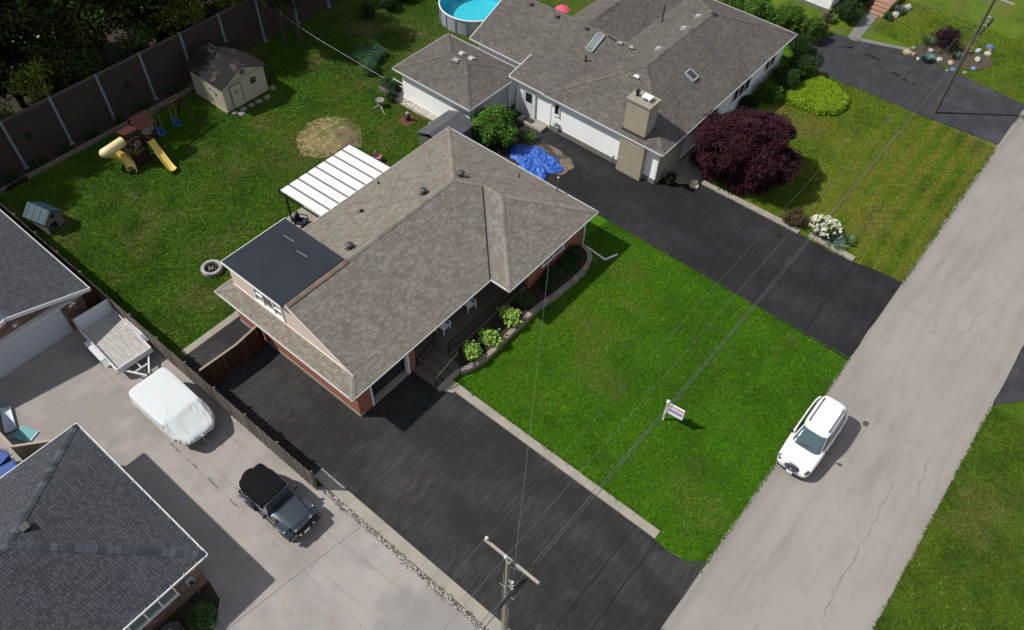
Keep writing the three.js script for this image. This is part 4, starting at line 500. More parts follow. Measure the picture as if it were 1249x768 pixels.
// garden shed by the barrier
{
  const S = thing('garden_shed', 'cream panelled garden shed with dark patchy roof against the barrier', 'shed'); const x1 = -24.85, x0 = -28.5, z1 = -3.85, z0 = -7.5, h = 2.15, zm = (z0 + z1) / 2, yt = 3.0; const mW = mat([.44, .41, .32], .8);
  const board = (x, z, ax) => ax === 'x' ? bx(.02, h, .015, x, h / 2, z) : bx(.015, h, .02, x, h / 2, z);
  mesh('wall', [span(x1 - .06, x1, .05, h, z0, z1)], mW, S); mesh('wall', [span(x0, x1 - .07, .05, h, z1 - .06, z1)], mW, S); mesh('wall', [span(x0, x0 + .06, .05, h, z0, z1 - .07), span(x0 + .06, x1 - .07, .05, h, z0, z0 + .06)], mW, S);
  for (let i = 0; i < 13; i++) mesh('batten', board(x1 + .01, z0 + .12 + i * .285, 'x'), mW, S); for (let i = 0; i < 12; i++) mesh('batten', board(x0 + .15 + i * .3, z1 + .01, 'z'), mW, S);
  mesh('gable_wall', (() => { const g = extr([[z0, h], [z1, h], [zm, yt - .03]], .06); g.rotateY(-Math.PI / 2); g.translate(x1 + .06, 0, 0); return g; })(), mW, S); mesh('gable_trim', [beam([x1 + .08, h + .0, z0 - .1], [x1 + .08, h, z1 + .1], .04, .1)], mat([.3, .27, .2], .8), S);
  const rt = tex(256, 256, (u, v) => { const n = fbm(u * 6, v * 6, 4), k = .7 + .6 * hash((u * 256) | 0, (v * 256) | 0) * .5; let c = [.024 * k, .021 * k, .024 * k]; if (n > .64) c = mix3(c, [.09, .08, .074], .5 * sm(.64, .76, n)); return c; }); rt.repeat.set(.22, .22); const mRf = mat([1, 1, 1], .95, { map: rt }); const za = z1 + .18, zb = z0 - .18; mesh('roof', [beam([(x0 + x1) / 2, h - .02, za], [(x0 + x1) / 2, yt + .02, zm], x1 - x0 + .5, .06), beam([(x0 + x1) / 2, h - .02, zb], [(x0 + x1) / 2, yt + .02, zm], x1 - x0 + .5, .06)], mRf, S);
  const d = sub('door', S); const dz = -4.9; mesh('door_leaf', rbx(.04, 1.75, .85, x1 + .04, .95, dz, .01), mW, d); mesh('door_trim', [bx(.03, 1.8, .05, x1 + .06, .95, dz - .45), bx(.03, 1.8, .05, x1 + .06, .95, dz + .45), bx(.03, .05, .95, x1 + .06, 1.87, dz)], mat([.12, .11, .09], .8), d); mesh('door_ornament', bx(.02, .35, .07, x1 + .07, 1.3, dz, 0, .3), mBlack, d);
  const w = sub('gable_vent', S); mesh('ring', new THREE.TorusGeometry(.17, .03, 8, 24).rotateY(Math.PI / 2).translate(x1 + .09, 2.5, zm - .05), mBlack, w); mesh('spoke', [bx(.02, .3, .03, x1 + .09, 2.5, zm - .05), bx(.02, .03, .3, x1 + .09, 2.5, zm - .05)], mBlack, w);
  const o = sub('wall_ornament', S); mesh('wing', [[-.12, .1, .3], [.14, .12, -.4], [-.05, -.12, .9], [.16, -.1, .2]].map(([z, y, r]) => { const g = new THREE.SphereGeometry(.16, 10, 6); g.scale(.15, 1, .6); g.rotateX(r); g.translate(x1 + .05, 1.45 + y, -6.45 + z); return g; }), mBlack, o); const o2 = sub('wall_ornament', S); mesh('bird_shape', [[-26.4, 1.35, .5], [-25.9, 1.3, -.6], [-25.75, 1.15, .9]].map(([x, y, r]) => { const g = new THREE.SphereGeometry(.13, 8, 6); g.scale(1, .4, .2); g.rotateZ(r); g.translate(x, y, z1 + .03); return g; }), mBlack, o2); mesh('skirt', [span(x0, x1 + .02, 0, .12, z1 + .02, z1 + .1)], mat([.3, .25, .18], .9), S);
  rebase(S, -26.7, 0, -5.7);
  const ms = mat([.2, .19, .175], .95); [[-24.1, -4.47, .3], [-24.5, -4.2, .24], [-24.4, -4.84, .3], [-24.35, -5.5, .28], [-24.3, -6.12, .3], [-24.25, -6.85, .32], [-24.85, -7.85, .3]].forEach(([x, z, r], i) => { const o = mesh('stepping_stone', rockGeo(r, .1, r * .8, i + 3), ms); o.position.set(x, 0, z); o.rotation.y = i; tag(o, 'flat grey stepping stone in front of the garden shed', 'stone', 'stepping stones along the shed'); });
}
// ================================================================ tall sound barrier
{
  const S = thing('sound_barrier', 'tall dark brown sound barrier with pale steel posts behind the back lawn', 'barrier wall'); const pt = tex(512, 512, (u, v) => { const k = .75 + .35 * fbm(u * 3, v * 14, 4) + .15 * (hash((u * 512) | 0, (v * 512) | 0) - .5); const l = (v * 12) % 1 < .05 ? .8 : 1; return [.058 * k * l, .042 * k * l, .039 * k * l]; }); pt.repeat.set(.3, .3); const m = mat([1, 1, 1], .9, { map: pt }), mp = mat([.17, .2, .245], .6);
  const zs = []; for (let z = 15.15; z > -62; z -= 3.32) zs.push(z); for (const z of zs) { mesh('post', [bx(.2, 3.75, .16, -30.06, 1.875, z)], mp, S); mesh('base_plate', rbx(.34, .14, .3, -29.98, .07, z, .03), mp, S); }
  for (let i = 0; i + 1 < zs.length; i++) { const z = (zs[i] + zs[i + 1]) / 2; mesh('wall_panel', span(-30.2, -30.08, 0, 3.62, zs[i + 1] + .085, zs[i] - .085), m, S); mesh('panel_cap', span(-30.23, -30.05, 3.625, 3.68, zs[i + 1] + .09, zs[i] - .09), mat([.1, .085, .08], .8), S); }
  for (const z of [7.4, .1]) mesh('access_hatch', rbx(.04, .55, .35, -30.06, 2.0, z, .01), mBlack, S); rebase(S, -30.1, 0, -20);
  const T = thing('timber_edging', 'grey brown timber edging along the mulch strip below the barrier', 'edging'); const mt = mat([.17, .145, .115], .9); for (let z = -4.1; z < 11.4; z += 2.45) { mesh('timber', rbx(.14, .16, 2.43, -28.97, .09, Math.min(z + 1.215, 10.2), .015), mt, T); mesh('timber', rbx(.13, .14, 2.43, -28.98, .25, Math.min(z + 1.0, 10.2), .015), mt, T); } rebase(T, -28.97, 0, 3.5);
}
// ================================================================ board fences
function fence(name, label, pts, h, tones, gap, seed, rails, cap, side = 1) {
  const F = thing(name, label, 'fence'); const boards = tones.map(c => mat(c, .92)); const geo = (() => { const g = extr([[-.0735, 0], [.0735, 0], [.0735, h - .05], [.035, h], [-.035, h], [-.0735, h - .05]], .02); g.translate(0, 0, -.01); return g; })(); let n = 0;
  for (let i = 0; i + 1 < pts.length; i++) { const [ax, az] = pts[i], [bx2, bz] = pts[i + 1], L = Math.hypot(bx2 - ax, bz - az), k = Math.round(L / gap), a = Math.atan2(-(bz - az), bx2 - ax), nx = -(bz - az) / L, nz = (bx2 - ax) / L; for (let j = 0; j < k; j++) { const t = (j + .5) / k, off = (rails ? (j % 2 ? .052 : .066) : .045); const b = mesh('board', geo, boards[(hash(n, seed) * boards.length) | 0], F); b.position.set(mix(ax, bx2, t) + nx * off, .02, mix(az, bz, t) + nz * off); b.rotation.y = a + (hash(n, seed + 3) - .5) * .04; b.rotation.z = (hash(n, seed + 5) - .5) * .02; b.scale.y = .985 + .03 * hash(n, seed + 9); n++; }
    for (const y of [.35, h * .55, h - .3]) mesh('rail', beam([ax, y, az], [bx2, y, bz], .055, .09), boards[0], F); const np = Math.max(1, Math.round(L / 2.4)); for (let j = 0; j <= np; j++) mesh('post', bx(.1, h + .04, .1, mix(ax, bx2, j / np) - nx * .0, (h + .04) / 2, mix(az, bz, j / np)), boards[0], F); if (cap) mesh('cap_rail', beam([ax, h + .03, az], [bx2, h + .03, bz], .12, .035), mat(cap, .9), F); }
  const c = pts[(pts.length / 2) | 0]; rebase(F, c[0], 0, c[1]); return F;
}
fence('board_fence', 'long weathered grey board fence between black driveway and concrete yard', [[-29, 11.72], [-15, 11.72], [1.95, 11.72]], 1.78, [[.125, .108, .093], [.155, .136, .118], [.098, .083, .071], [.18, .16, .14]], .152, 3, true, null);
fence('wooden_gate_fence', 'dark brown board fence with pale cap rail across the driveway end', [[-6.85, 11.5], [-6.76, 9.25], [-6.95, 7.62]], 1.62, [[.06, .03, .021], [.072, .036, .025], [.05, .026, .019]], .146, 8, false, [.3, .24, .18]);
fence('side_fence', 'short reddish brown fence panel between stone garage and board fence', [[-16.2, 12.62], [-16.2, 11.85]], 1.6, [[.14, .065, .04], [.17, .08, .05]], .142, 11, false, null);
fence('yard_fence', 'weathered grey fence around the blue bins beside the stone house', [[-14.8, 19.98], [-10.1, 19.98], [-9.0, 18.62], [-7.4, 18.4]], 1.45, [[.2, .18, .15], [.24, .21, .175], [.15, .13, .11]], .152, 15, false, [.34, .3, .24]);

// ================================================================ vehicles
const mTyre = mat([.014, .014, .015], .85), mChrome = mat([.6, .6, .62], .18, { metalness: 1 }), mRim = mat([.4, .41, .43], .3, { metalness: .8 }), mPlate = mat([.75, .76, .78], .4);
function wheel(parent, x, y, z, r, w, along) { const g = sub('wheel', parent); g.position.set(x, y, z); if (along === 'x') g.rotation.y = Math.PI / 2; // axle along local x unless along === 'x'
  const prof = [[r * .58, -w / 2], [r * .9, -w / 2], [r, -w * .34], [r, w * .34], [r * .9, w / 2], [r * .58, w / 2]].map(p => new THREE.Vector2(...p)); mesh('tyre', new THREE.LatheGeometry(prof, 28).rotateZ(Math.PI / 2), mTyre, g); const sp = [cyl(r * .58, r * .58, w * .7, 0, -w * .35, 0, 24).rotateZ(Math.PI / 2)]; for (let i = 0; i < 5; i++) sp.push(bx(w * .84, r * 1.0, r * .16).rotateX(i * Math.PI / 5)); mesh('rim', sp, mRim, g); return g; }
const sgp = (v, p) => Math.sign(v) * Math.pow(Math.abs(v), p);
// station loft: [z, halfWidth, yBottom, yTop, n]
function stationPoint(st, t, th, off = 0) { const f = t * (st.length - 1), i = Math.min(st.length - 2, Math.floor(f)), k = f - i, a = st[i], b = st[i + 1], L = j => mix(a[j], b[j], k), n = 2 / L(4), w = L(1) + off, yb = L(2) - off, yt = L(3) + off; return V(w * sgp(Math.cos(th), n), (yb + yt) / 2 + (yt - yb) / 2 * sgp(Math.sin(th), n), L(0)); }
function loftBody(st, m = 36, sub_ = 2) { const R = [], n = (st.length - 1) * sub_; for (let i = 0; i <= n; i++) { const r = []; for (let j = 0; j < m; j++) r.push(stationPoint(st, i / n, -j / m * 2 * Math.PI)); R.push(r); } return rings(R); }
// cabin: plan rings by height: [y, halfWidth, zRear, zFront, n]
function cabinPoint(c, t, th, off = 0) { const f = t * (c.length - 1), i = Math.min(c.length - 2, Math.floor(f)), k = f - i, L = j => mix(c[i][j], c[i + 1][j], k), n = 2 / L(4), hw = L(1) + off, hl = (L(3) - L(2)) / 2 + off; return V(hw * sgp(Math.cos(th), n), L(0) + off * .3, (L(2) + L(3)) / 2 + hl * sgp(Math.sin(th), n)); }
function cabin(c, m = 40, s = 2) { const R = [], n = (c.length - 1) * s; for (let i = 0; i <= n; i++) { const r = []; for (let j = 0; j < m; j++) r.push(cabinPoint(c, i / n, -j / m * 2 * Math.PI)); R.push(r); } return rings(R); }
const patch = (c, t0, t1, a0, a1, off, nu = 14, nv = 6) => grid(nu, nv, (u, v) => cabinPoint(c, mix(t0, t1, v), mix(a0, a1, u) * Math.PI / 180, off));
const bpatch = (st, t0, t1, a0, a1, off, nu = 10, nv = 6) => grid(nu, nv, (u, v) => stationPoint(st, mix(t0, t1, v), mix(a0, a1, u) * Math.PI / 180, off));
{
  const S = thing('parked_car', 'white family SUV with black roof rails parked at the street edge by the lawn', 'car', [19.18, .02, -6.33]); const paint = pmat([.78, .79, .8], .28, { clearcoat: 1, clearcoatRoughness: .06 });
  const st = [[-2.38, .6, .55, .92, 3.2], [-2.34, .76, .42, 1.02, 4], [-2.22, .86, .34, 1.08, 5], [-1.9, .92, .3, 1.1, 5.5], [-1.0, .94, .27, 1.09, 6], [0, .94, .27, 1.08, 6], [.8, .94, .27, 1.08, 5.5], [1.15, .935, .28, 1.07, 4.6], [1.6, .92, .29, 1.02, 4], [1.95, .9, .31, .95, 4.2], [2.18, .85, .33, .87, 4.2], [2.31, .77, .36, .79, 4], [2.38, .62, .42, .7, 3.6]];
  mesh('body', loftBody(st), paint, S);
  const cb = [[1.0, .86, -2.28, 1.32, 5], [1.12, .84, -2.26, 1.12, 5], [1.3, .79, -2.22, .86, 5], [1.48, .73, -2.14, .58, 5], [1.58, .69, -2.06, .42, 4.8], [1.64, .64, -1.95, .3, 4.4], [1.68, .55, -1.78, .12, 4], [1.7, .3, -1.4, -.3, 3.5]];
  const roof = mesh('cabin', cabin(cb, 120, 4), paint, S); const tt = y => { for (let i = 0; i + 1 < cb.length; i++) if (y <= cb[i + 1][0]) return (i + (y - cb[i][0]) / (cb[i + 1][0] - cb[i][0])) / (cb.length - 1); return 1; };
  const mWs = pmat([.06, .095, .11], .06, { clearcoat: 1, clearcoatRoughness: .04 }); mesh('windshield', patch(cb, tt(1.06), tt(1.575), 50, 130, .016, 40, 16), mWs, S);
  for (const k of [0, 1]) { const a = k ? [139, 186] : [41, -6], b = k ? [188, 222] : [-8, -42]; mesh('side_window', patch(cb, tt(1.13), tt(1.55), a[0], a[1], .012, 12, 5), mGlass, S); mesh('side_window', patch(cb, tt(1.13), tt(1.55), b[0], b[1], .012, 10, 5), mGlass, S); const sg = k ? -1 : 1; mesh('roof_rail', [rbx(.04, .04, 1.75, sg * .54, 1.735, -.82, .015), bx(.05, .1, .08, sg * .53, 1.7, .0), bx(.05, .1, .08, sg * .53, 1.7, -1.6)], mBlack, S); const mr = sub('mirror', S); mesh('mirror_cap', rbx(.2, .15, .13, sg * 1.04, 1.12, .72, .05), mBlack, mr); mesh('mirror_arm', bx(.14, .04, .06, sg * .93, 1.08, .74), mBlack, mr); mesh('headlight', bpatch(st, .8, .93, k ? 128 : 20, k ? 160 : 52, .008), pmat([.06, .065, .07], .1, { clearcoat: 1 }), S); mesh('tail_light', bpatch(st, .04, .13, k ? 128 : 20, k ? 160 : 52, .008), pmat([.3, .01, .01], .2, { clearcoat: 1 }), S); mesh('door_handle', bx(.03, .03, .18, sg * .945, .92, -.1), mChrome, S); mesh('door_handle', bx(.03, .03, .18, sg * .945, .92, -1.05), mChrome, S); mesh('sill_trim', bx(.05, .14, 2.3, sg * .915, .34, 0), mBlack, S); wheel(S, sg * .82, .36, 1.42, .36, .24); wheel(S, sg * .82, .36, -1.42, .36, .24); }
  mesh('rear_window', patch(cb, tt(1.15), tt(1.52), 236, 304, .012, 14, 5), mGlass, S);
  const gr = sub('grille', S); const ov = (w, h, z, y, d) => { const g = new THREE.SphereGeometry(1, 24, 12); g.scale(w, h, d); g.rotateX(-.35); g.translate(0, y, z); return g; }; mesh('grille_surround', ov(.56, .2, 2.27, .67, .13), mChrome, gr); mesh('grille_mesh', ov(.53, .18, 2.285, .675, .13), mBlack, gr); for (let i = -1; i <= 1; i++) mesh('grille_bar', beam([-.42 + Math.abs(i) * .08, .67 + i * .065, 2.42 - i * .02], [.42 - Math.abs(i) * .08, .67 + i * .065, 2.42 - i * .02], .02, .014), mChrome, gr); mesh('emblem', new THREE.TorusGeometry(.07, .014, 6, 20).scale(1, .7, 1).rotateX(-.3).translate(0, .67, 2.45), mChrome, gr);
  mesh('lower_bumper', tube([[-.84, .38, 1.98], [-.66, .36, 2.26], [0, .35, 2.4], [.66, .36, 2.26], [.84, .38, 1.98]], .075, 30, 8), mBlack, S); mesh('rear_bumper', tube([[-.84, .46, -2.05], [-.66, .46, -2.3], [0, .46, -2.38], [.66, .46, -2.3], [.84, .46, -2.05]], .08, 30, 8), mBlack, S); mesh('licence_plate', bx(.32, .15, .02, 0, .44, 2.475, 0, -.1), mPlate, S); for (const k of [-1, 1]) mesh('wiper', beam([k * .1 - .3, 1.105, 1.17], [k * .1 + .25, 1.19, 1.05], .018, .012), mBlack, S); mesh('antenna_fin', rbx(.05, .06, .16, 0, 1.71, -1.7, .02), paint, S);
}
{
  // open off-road car, facing +x : local z forward, then turned
  const J = thing('offroad_car', 'dark blue grey off-road car with black soft top on the concrete yard', 'car', [1.35, .045, 13.55], Math.PI / 2 + .02); const paint = pmat([.032, .048, .066], .3, { metalness: .35, clearcoat: 1, clearcoatRoughness: .08 }), mTop = mat([.006, .006, .0075], .9), mPl = mat([.016, .017, .019], .65);
  // tub
  mesh('body', [rbx(1.5, .52, 2.05, 0, .82, -.72, .06, 3), rbx(1.42, .3, .6, 0, .72, .5, .05)], paint, J);
  mesh('hood', (() => { const R = []; for (const [z, w, y] of [[.46, .72, 1.13], [.6, .715, 1.16], [1.2, .64, 1.135], [1.7, .575, 1.1], [1.82, .565, 1.07]]) { const r = []; for (const [a, b] of [[-1, -.42], [-1, -.05], [-.95, .0], [-.5, .025], [0, .035], [.5, .025], [.95, .0], [1, -.05], [1, -.42]]) r.push(V(a * w, y + b, z)); R.push(r); } return rings(R.map(r => r.slice().reverse())); })(), paint, J);
  mesh('grille', [rbx(1.18, .42, .08, 0, .86, 1.84, .03)], paint, J); for (let i = -3; i <= 3; i++) mesh('grille_slot', rbx(.055, .26, .03, i * .105, .87, 1.885, .012), i % 1 ? paint : mat([.3, .31, .33], .4), J);
  for (const k of [-1, 1]) { const h = sub('headlight', J); mesh('ring', new THREE.TorusGeometry(.1, .018, 8, 24).translate(k * .45, .9, 1.885), mChrome, h); mesh('lens', new THREE.SphereGeometry(.095, 18, 10).scale(1, 1, .4).translate(k * .45, .9, 1.88), pmat([.75, .77, .8], .08, { clearcoat: 1 }), h);
    const arch = (z, r) => { const sh = new THREE.Shape(); sh.absarc(0, 0, r, .12, Math.PI - .12, false); sh.absarc(0, 0, r - .09, Math.PI - .12, .12, true); const g = new THREE.ExtrudeGeometry(sh, { depth: .3, bevelEnabled: true, bevelSize: .02, bevelThickness: .02, bevelSegments: 2 }); g.rotateY(Math.PI / 2); g.scale(1, .95, 1.12); g.translate(k > 0 ? .62 : -.92, .42, z); return g; };
    mesh('front_fender', [arch(1.32, .53), rbx(.34, .05, .62, k * .76, .93, 1.3, .02)], paint, J); mesh('rear_fender', arch(-1.12, .53), paint, J); mesh('fender_lamp', new THREE.SphereGeometry(.035, 10, 8).translate(k * .86, .99, 1.6), mat([.8, .8, .8], .2), J); mesh('door', rbx(.05, .5, .92, k * .76, .86, -.02, .02), paint, J); mesh('side_window', bx(.02, .42, .78, k * .7, 1.36, -.05, 0, 0, k * .12), mGlass, J); const mr = sub('mirror', J); mesh('mirror_cap', rbx(.2, .2, .08, k * .95, 1.22, .42, .03), mPl, mr); mesh('mirror_arm', bar([k * .78, 1.12, .42], [k * .9, 1.18, .42], .02, 6), mPl, mr); wheel(J, k * .74, .4, 1.32, .4, .26); wheel(J, k * .74, .4, -1.12, .4, .26); mesh('side_step', bar([k * .82, .42, -.6], [k * .82, .42, .75], .045, 8), mPl, J); mesh('hood_latch', rbx(.05, .06, .07, k * .62, 1.13, 1.35, .015), mPl, J); mesh('tail_light', bx(.1, .18, .05, k * .68, .9, -1.77), mat([.3, .01, .01], .3), J); mesh('fog_lamp', cyl(.06, .06, .05, 0, 0, 0, 14).rotateX(Math.PI / 2).translate(k * .38, .62, 2.06), mat([.7, .7, .7], .2), J); }
  mesh('windshield_frame', [beam([-.7, 1.12, .46], [-.66, 1.7, .3], .06, .06), beam([.7, 1.12, .46], [.66, 1.7, .3], .06, .06), beam([-.68, 1.7, .3], [.68, 1.7, .3], .06, .06), beam([-.7, 1.13, .48], [.7, 1.13, .48], .06, .05)], paint, J); mesh('windshield', face([[-.68, 1.14, .46], [.68, 1.14, .46], [.64, 1.68, .31], [-.64, 1.68, .31]], 1, false), mGlass, J); for (const k of [-1, 1]) mesh('wiper', beam([k * .2 - .2, 1.16, .5], [k * .2 + .25, 1.3, .46], .02, .015), mPl, J); mesh('cowl_vent', bx(.5, .015, .1, 0, 1.175, .62), mPl, J); for (const [x, z] of [[-.35, .85], [.35, .85]]) mesh('washer_nozzle', rbx(.05, .02, .05, x, 1.19, z, .008), mPl, J);
  mesh('soft_top', (() => { const c = [[1.06, .745, -1.76, .34, 9], [1.3, .73, -1.74, .33, 9], [1.66, .7, -1.66, .32, 8], [1.76, .675, -1.6, .28, 7], [1.8, .62, -1.5, .18, 6], [1.815, .4, -1.2, -.1, 5]]; return cabin(c, 44, 2); })(), mTop, J); for (const z of [-.35, -.95]) mesh('top_bow', bx(1.3, .012, .04, 0, 1.805, z), mTop, J);
  const bp = sub('front_bumper', J); mesh('bumper_beam', rbx(1.72, .2, .2, 0, .56, 2.0, .05), mPl, bp); mesh('licence_plate', bx(.32, .15, .02, -.05, .6, 2.12), mPlate, bp); for (const k of [-1, 1]) mesh('tow_hook', new THREE.TorusGeometry(.05, .016, 6, 14).translate(k * .3, .66, 2.1), mPl, bp); mesh('rear_bumper', rbx(1.6, .16, .14, 0, .55, -1.82, .04), mPl, J);
  const sw = sub('spare_wheel', J); mesh('tyre', new THREE.TorusGeometry(.29, .1, 12, 28).translate(0, 1.0, -1.92), mTyre, sw); mesh('wheel_cover', cyl(.32, .3, .1, 0, 0, 0, 28).rotateX(Math.PI / 2).translate(0, 1.0, -1.98), mat([.32, .25, .25], .5), sw);
}
// utility trailer
{
  const T = thing('utility_trailer', 'white steel utility trailer with grey plank deck and raised tail ramp', 'trailer', [-12.6, .045, 12.98], -.055); const mW = mat([.62, .63, .65], .4, { metalness: .2 }), L = 3.85, Wd = 2.0, y = .62; // local x forward
  const wt = [0, 1, 2, 3].map(k => { const t = tex(128, 512, (u, v) => { const n = fbm(u * 7 + k * 9, v * 3, 4), g = fbm(u * 30 + k * 4, v * 2.5, 3), st = fbm(u * 2 + k * 31, v * 5 + k, 4); let c = mix3([.34, .32, .305], [.47, .45, .43], sm(.3, .7, n * .75 + g * .25)); c = mix3(c, [.25, .23, .215], .55 * sm(.58, .72, st)); return c; }); return mat([1, 1, 1], .9, { map: t }); });
  const n = 13, pw = (Wd - .06) / n; for (let i = 0; i < n; i++) { let x = -L / 2 + .03; const cut = [.28, .55, .4, .7, .33][i % 5] * L; for (const [a, b] of [[0, cut], [cut, L - .06]]) { const g = new THREE.BoxGeometry(b - a - .012, .04, pw - .012); const u = g.attributes.uv; for (let q = 0; q < u.count; q++) { const U = u.getX(q), Vv = u.getY(q); u.setXY(q, Vv, U); } const m = mesh('plank', g, wt[(i * 3 + (a ? 1 : 0)) % 4], T); m.position.set(x + (a + b) / 2, y + (hash(i, a ? 2 : 1) - .5) * .008, -Wd / 2 + .03 + pw * (i + .5)); } }
  mesh('frame', [bx(L, .12, .06, 0, y - .06, Wd / 2), bx(L, .12, .06, 0, y - .06, -Wd / 2), bx(.06, .16, Wd + .06, L / 2, y - .04, 0), bx(.06, .12, Wd, -L / 2, y - .08, 0), bx(.05, .08, Wd, -.6, y - .1, 0), bx(.05, .08, Wd, .6, y - .1, 0)], mW, T); for (const k of [-1, 1]) { mesh('side_rail', [bx(L, .05, .05, 0, y + .22, k * (Wd / 2)), ...[-.95, -.5, 0, .5, .95].map(t => bx(.05, .24, .05, t * L / 2, y + .1, k * (Wd / 2)))], mW, T); mesh('fender', [bx(1.7, .025, .26, -.1, y + .14, k * (Wd / 2 + .17)), bx(.45, .025, .26, -1.1, y + .0, k * (Wd / 2 + .17), 0, 0, .6), bx(.45, .025, .26, .92, y + .0, k * (Wd / 2 + .17), 0, 0, -.6), bx(1.7, .1, .02, -.1, y + .1, k * (Wd / 2 + .295))], mat([.66, .66, .68], .3, { metalness: .3 }), T); wheel(T, -.5, .33, k * (Wd / 2 + .17), .33, .2, 'x'); wheel(T, .3, .33, k * (Wd / 2 + .17), .33, .2, 'x'); }
  const rp = sub('tail_ramp', T); mesh('ramp_panel', bx(.03, .95, Wd - .1, -L / 2 - .06, y + .48, 0, 0, 0, .06), mat([.5, .53, .57], .5), rp); mesh('ramp_frame', [bx(.05, .05, Wd, -L / 2 - .09, y + .97, 0), bx(.05, 1.0, .05, -L / 2 - .05, y + .48, Wd / 2), bx(.05, 1.0, .05, -L / 2 - .05, y + .48, -Wd / 2)], mW, rp); mesh('bulkhead', bx(.05, .26, Wd, L / 2 + .0, y + .12, 0), mW, T);
  const tg = sub('tongue', T); mesh('tongue_bar', beam([L / 2, y - .1, .75], [L / 2 + 1.15, y - .16, .06], .08, .1), mW, tg); mesh('tongue_bar', beam([L / 2, y - .1, -.75], [L / 2 + 1.15, y - .16, -.06], .08, .1), mW, tg); mesh('tongue_brace', bx(.06, .08, .75, L / 2 + .52, y - .12, 0), mW, tg); mesh('tongue_brace', beam([L / 2, y - .1, 0], [L / 2 + .52, y - .12, 0], .06, .08), mW, tg); mesh('coupler', rbx(.26, .14, .12, L / 2 + 1.22, y - .15, 0, .03), mBlack, tg); mesh('jack', [cyl(.035, .035, .75, L / 2 + 1.0, 0, .02, 10), cyl(.07, .07, .04, L / 2 + 1.0, 0, .02, 12)], mat([.1, .1, .1], .5), tg);
}
// boat under a white cover
{
  const B = thing('covered_boat', 'boat on a trailer under a white fitted cover beside the board fence', 'boat', [-6.6, .045, 13.58]); const mC = mat([.57, .6, .61], .7, { map: tex(256, 256, (u, v) => { const k = .92 + .1 * fbm(u * 7, v * 7, 4); return [k, k, k]; }) });
  // outlines in local x (bow +x), z ; stern -1.95
  const hullR = (th, k) => { const c = Math.cos(th), s = Math.sin(th); const bow = c > 0; const x = bow ? .5 + 1.95 * k * Math.pow(c, .75) : .5 - 2.55 * sgp(-c, .16) * (k * .25 + .75); const z = 1.17 * k * sgp(s, bow ? .55 : .16); return [x, z]; };
  const n = 200, R = []; const lv = [[.68, 1.0, 0], [.78, 1.02, 0], [.88, 1.01, 0], [.96, 1.0, .05], [1.02, .995, .16], [1.09, .99, .3], [1.16, .985, .44], [1.23, .98, .58], [1.3, .97, .72], [1.37, .965, .86], [1.43, .955, .95], [1.475, .93, 1], [1.49, .75, 1], [1.5, .3, 1]];
  for (const [y, k, plat] of lv) { const r = []; for (let j = 0; j < n; j++) { const th = -j / n * 2 * Math.PI, [hx, hz] = hullR(th, k); const c = Math.cos(th); // top plateau is a rectangle ending where the bow starts
      let px = Math.min(hx, mix(hx, 1.02 * (k > .9 ? 1 : k + .05), plat)), pz = hz; if (c > 0) { const q = sm(0, .9, plat); pz = mix(hz, sgp(Math.sin(th), .12) * 1.12 * k, q * .0 + .0) ; const front = Math.min(1, c * 3); px = mix(hx, 1.02 * Math.min(1, k + .04) + .02 * Math.sin(th * 9), plat); pz = mix(hz, 1.12 * k * sgp(Math.sin(th), .3), plat); void front; }
      const fold = (c > .05 ? 1 : .25) * (plat < .95 ? 1 : .15) * (.03 * Math.sin(th * 9 + y * 5) + (c > .05 ? .17 : .05) * (1 - Math.abs(2 * fbm(th * 4.5 + 30 + y * 2.5, y * 4.5, 4) - 1) - .62)); const dir = Math.hypot(px - .3, pz) || 1; r.push(V(px + (px - .3) / dir * fold, y + (plat < .2 ? .05 * fbm(th * 6 + 9, 2, 2) : 0) + (plat >= 1 ? .02 * (fbm(px * 2 + 7, pz * 2, 3) - .5) : 0), pz + pz / dir * fold)); } R.push(r); }
  mesh('cover', rings(R, false, true), mC, B); mesh('hull', (() => { const Q = []; for (const [y, k] of [[.3, .35], [.42, .7], [.62, .9], [.85, .96]]) { const r = []; for (let j = 0; j < 48; j++) { const [x, z] = hullR(-j / 48 * 2 * Math.PI, k); r.push(V(x, y, z)); } Q.push(r); } return rings(Q); })(), mat([.05, .055, .065], .4), B);
  for (const k of [-1, 1]) { wheel(B, -.9, .3, k * .98, .3, .18, 'x'); mesh('fender', bx(.8, .03, .24, -.9, .63, k * .98), mDark, B); mesh('frame_rail', beam([-1.7, .32, k * .7], [1.6, .32, k * .25], .07, .1), mSteel, B); } mesh('frame_rail', beam([1.5, .32, 0], [2.7, .34, 0], .08, .1), mSteel, B); const jk = sub('jack', B); mesh('post', cyl(.035, .035, .85, 2.45, 0, .06, 10), mSteel, jk); mesh('handle', [bx(.06, .1, .06, 2.45, .86, .06), bx(.16, .03, .03, 2.5, .9, .06)], mat([.8, .8, .8], .3), jk); const wi = sub('winch_post', B); mesh('post', beam([2.15, .35, 0], [2.05, .85, 0], .06, .06), mSteel, wi); mesh('winch', rbx(.14, .14, .16, 2.1, .88, 0, .03), mDark, wi);
  for (const [x, z] of [[-1.3, 1.19], [-.3, 1.19], [-1.95, 1.05]]) mesh('cover_strap', bx(.04, .3, .02, x, .68, z), mDark, B);
}

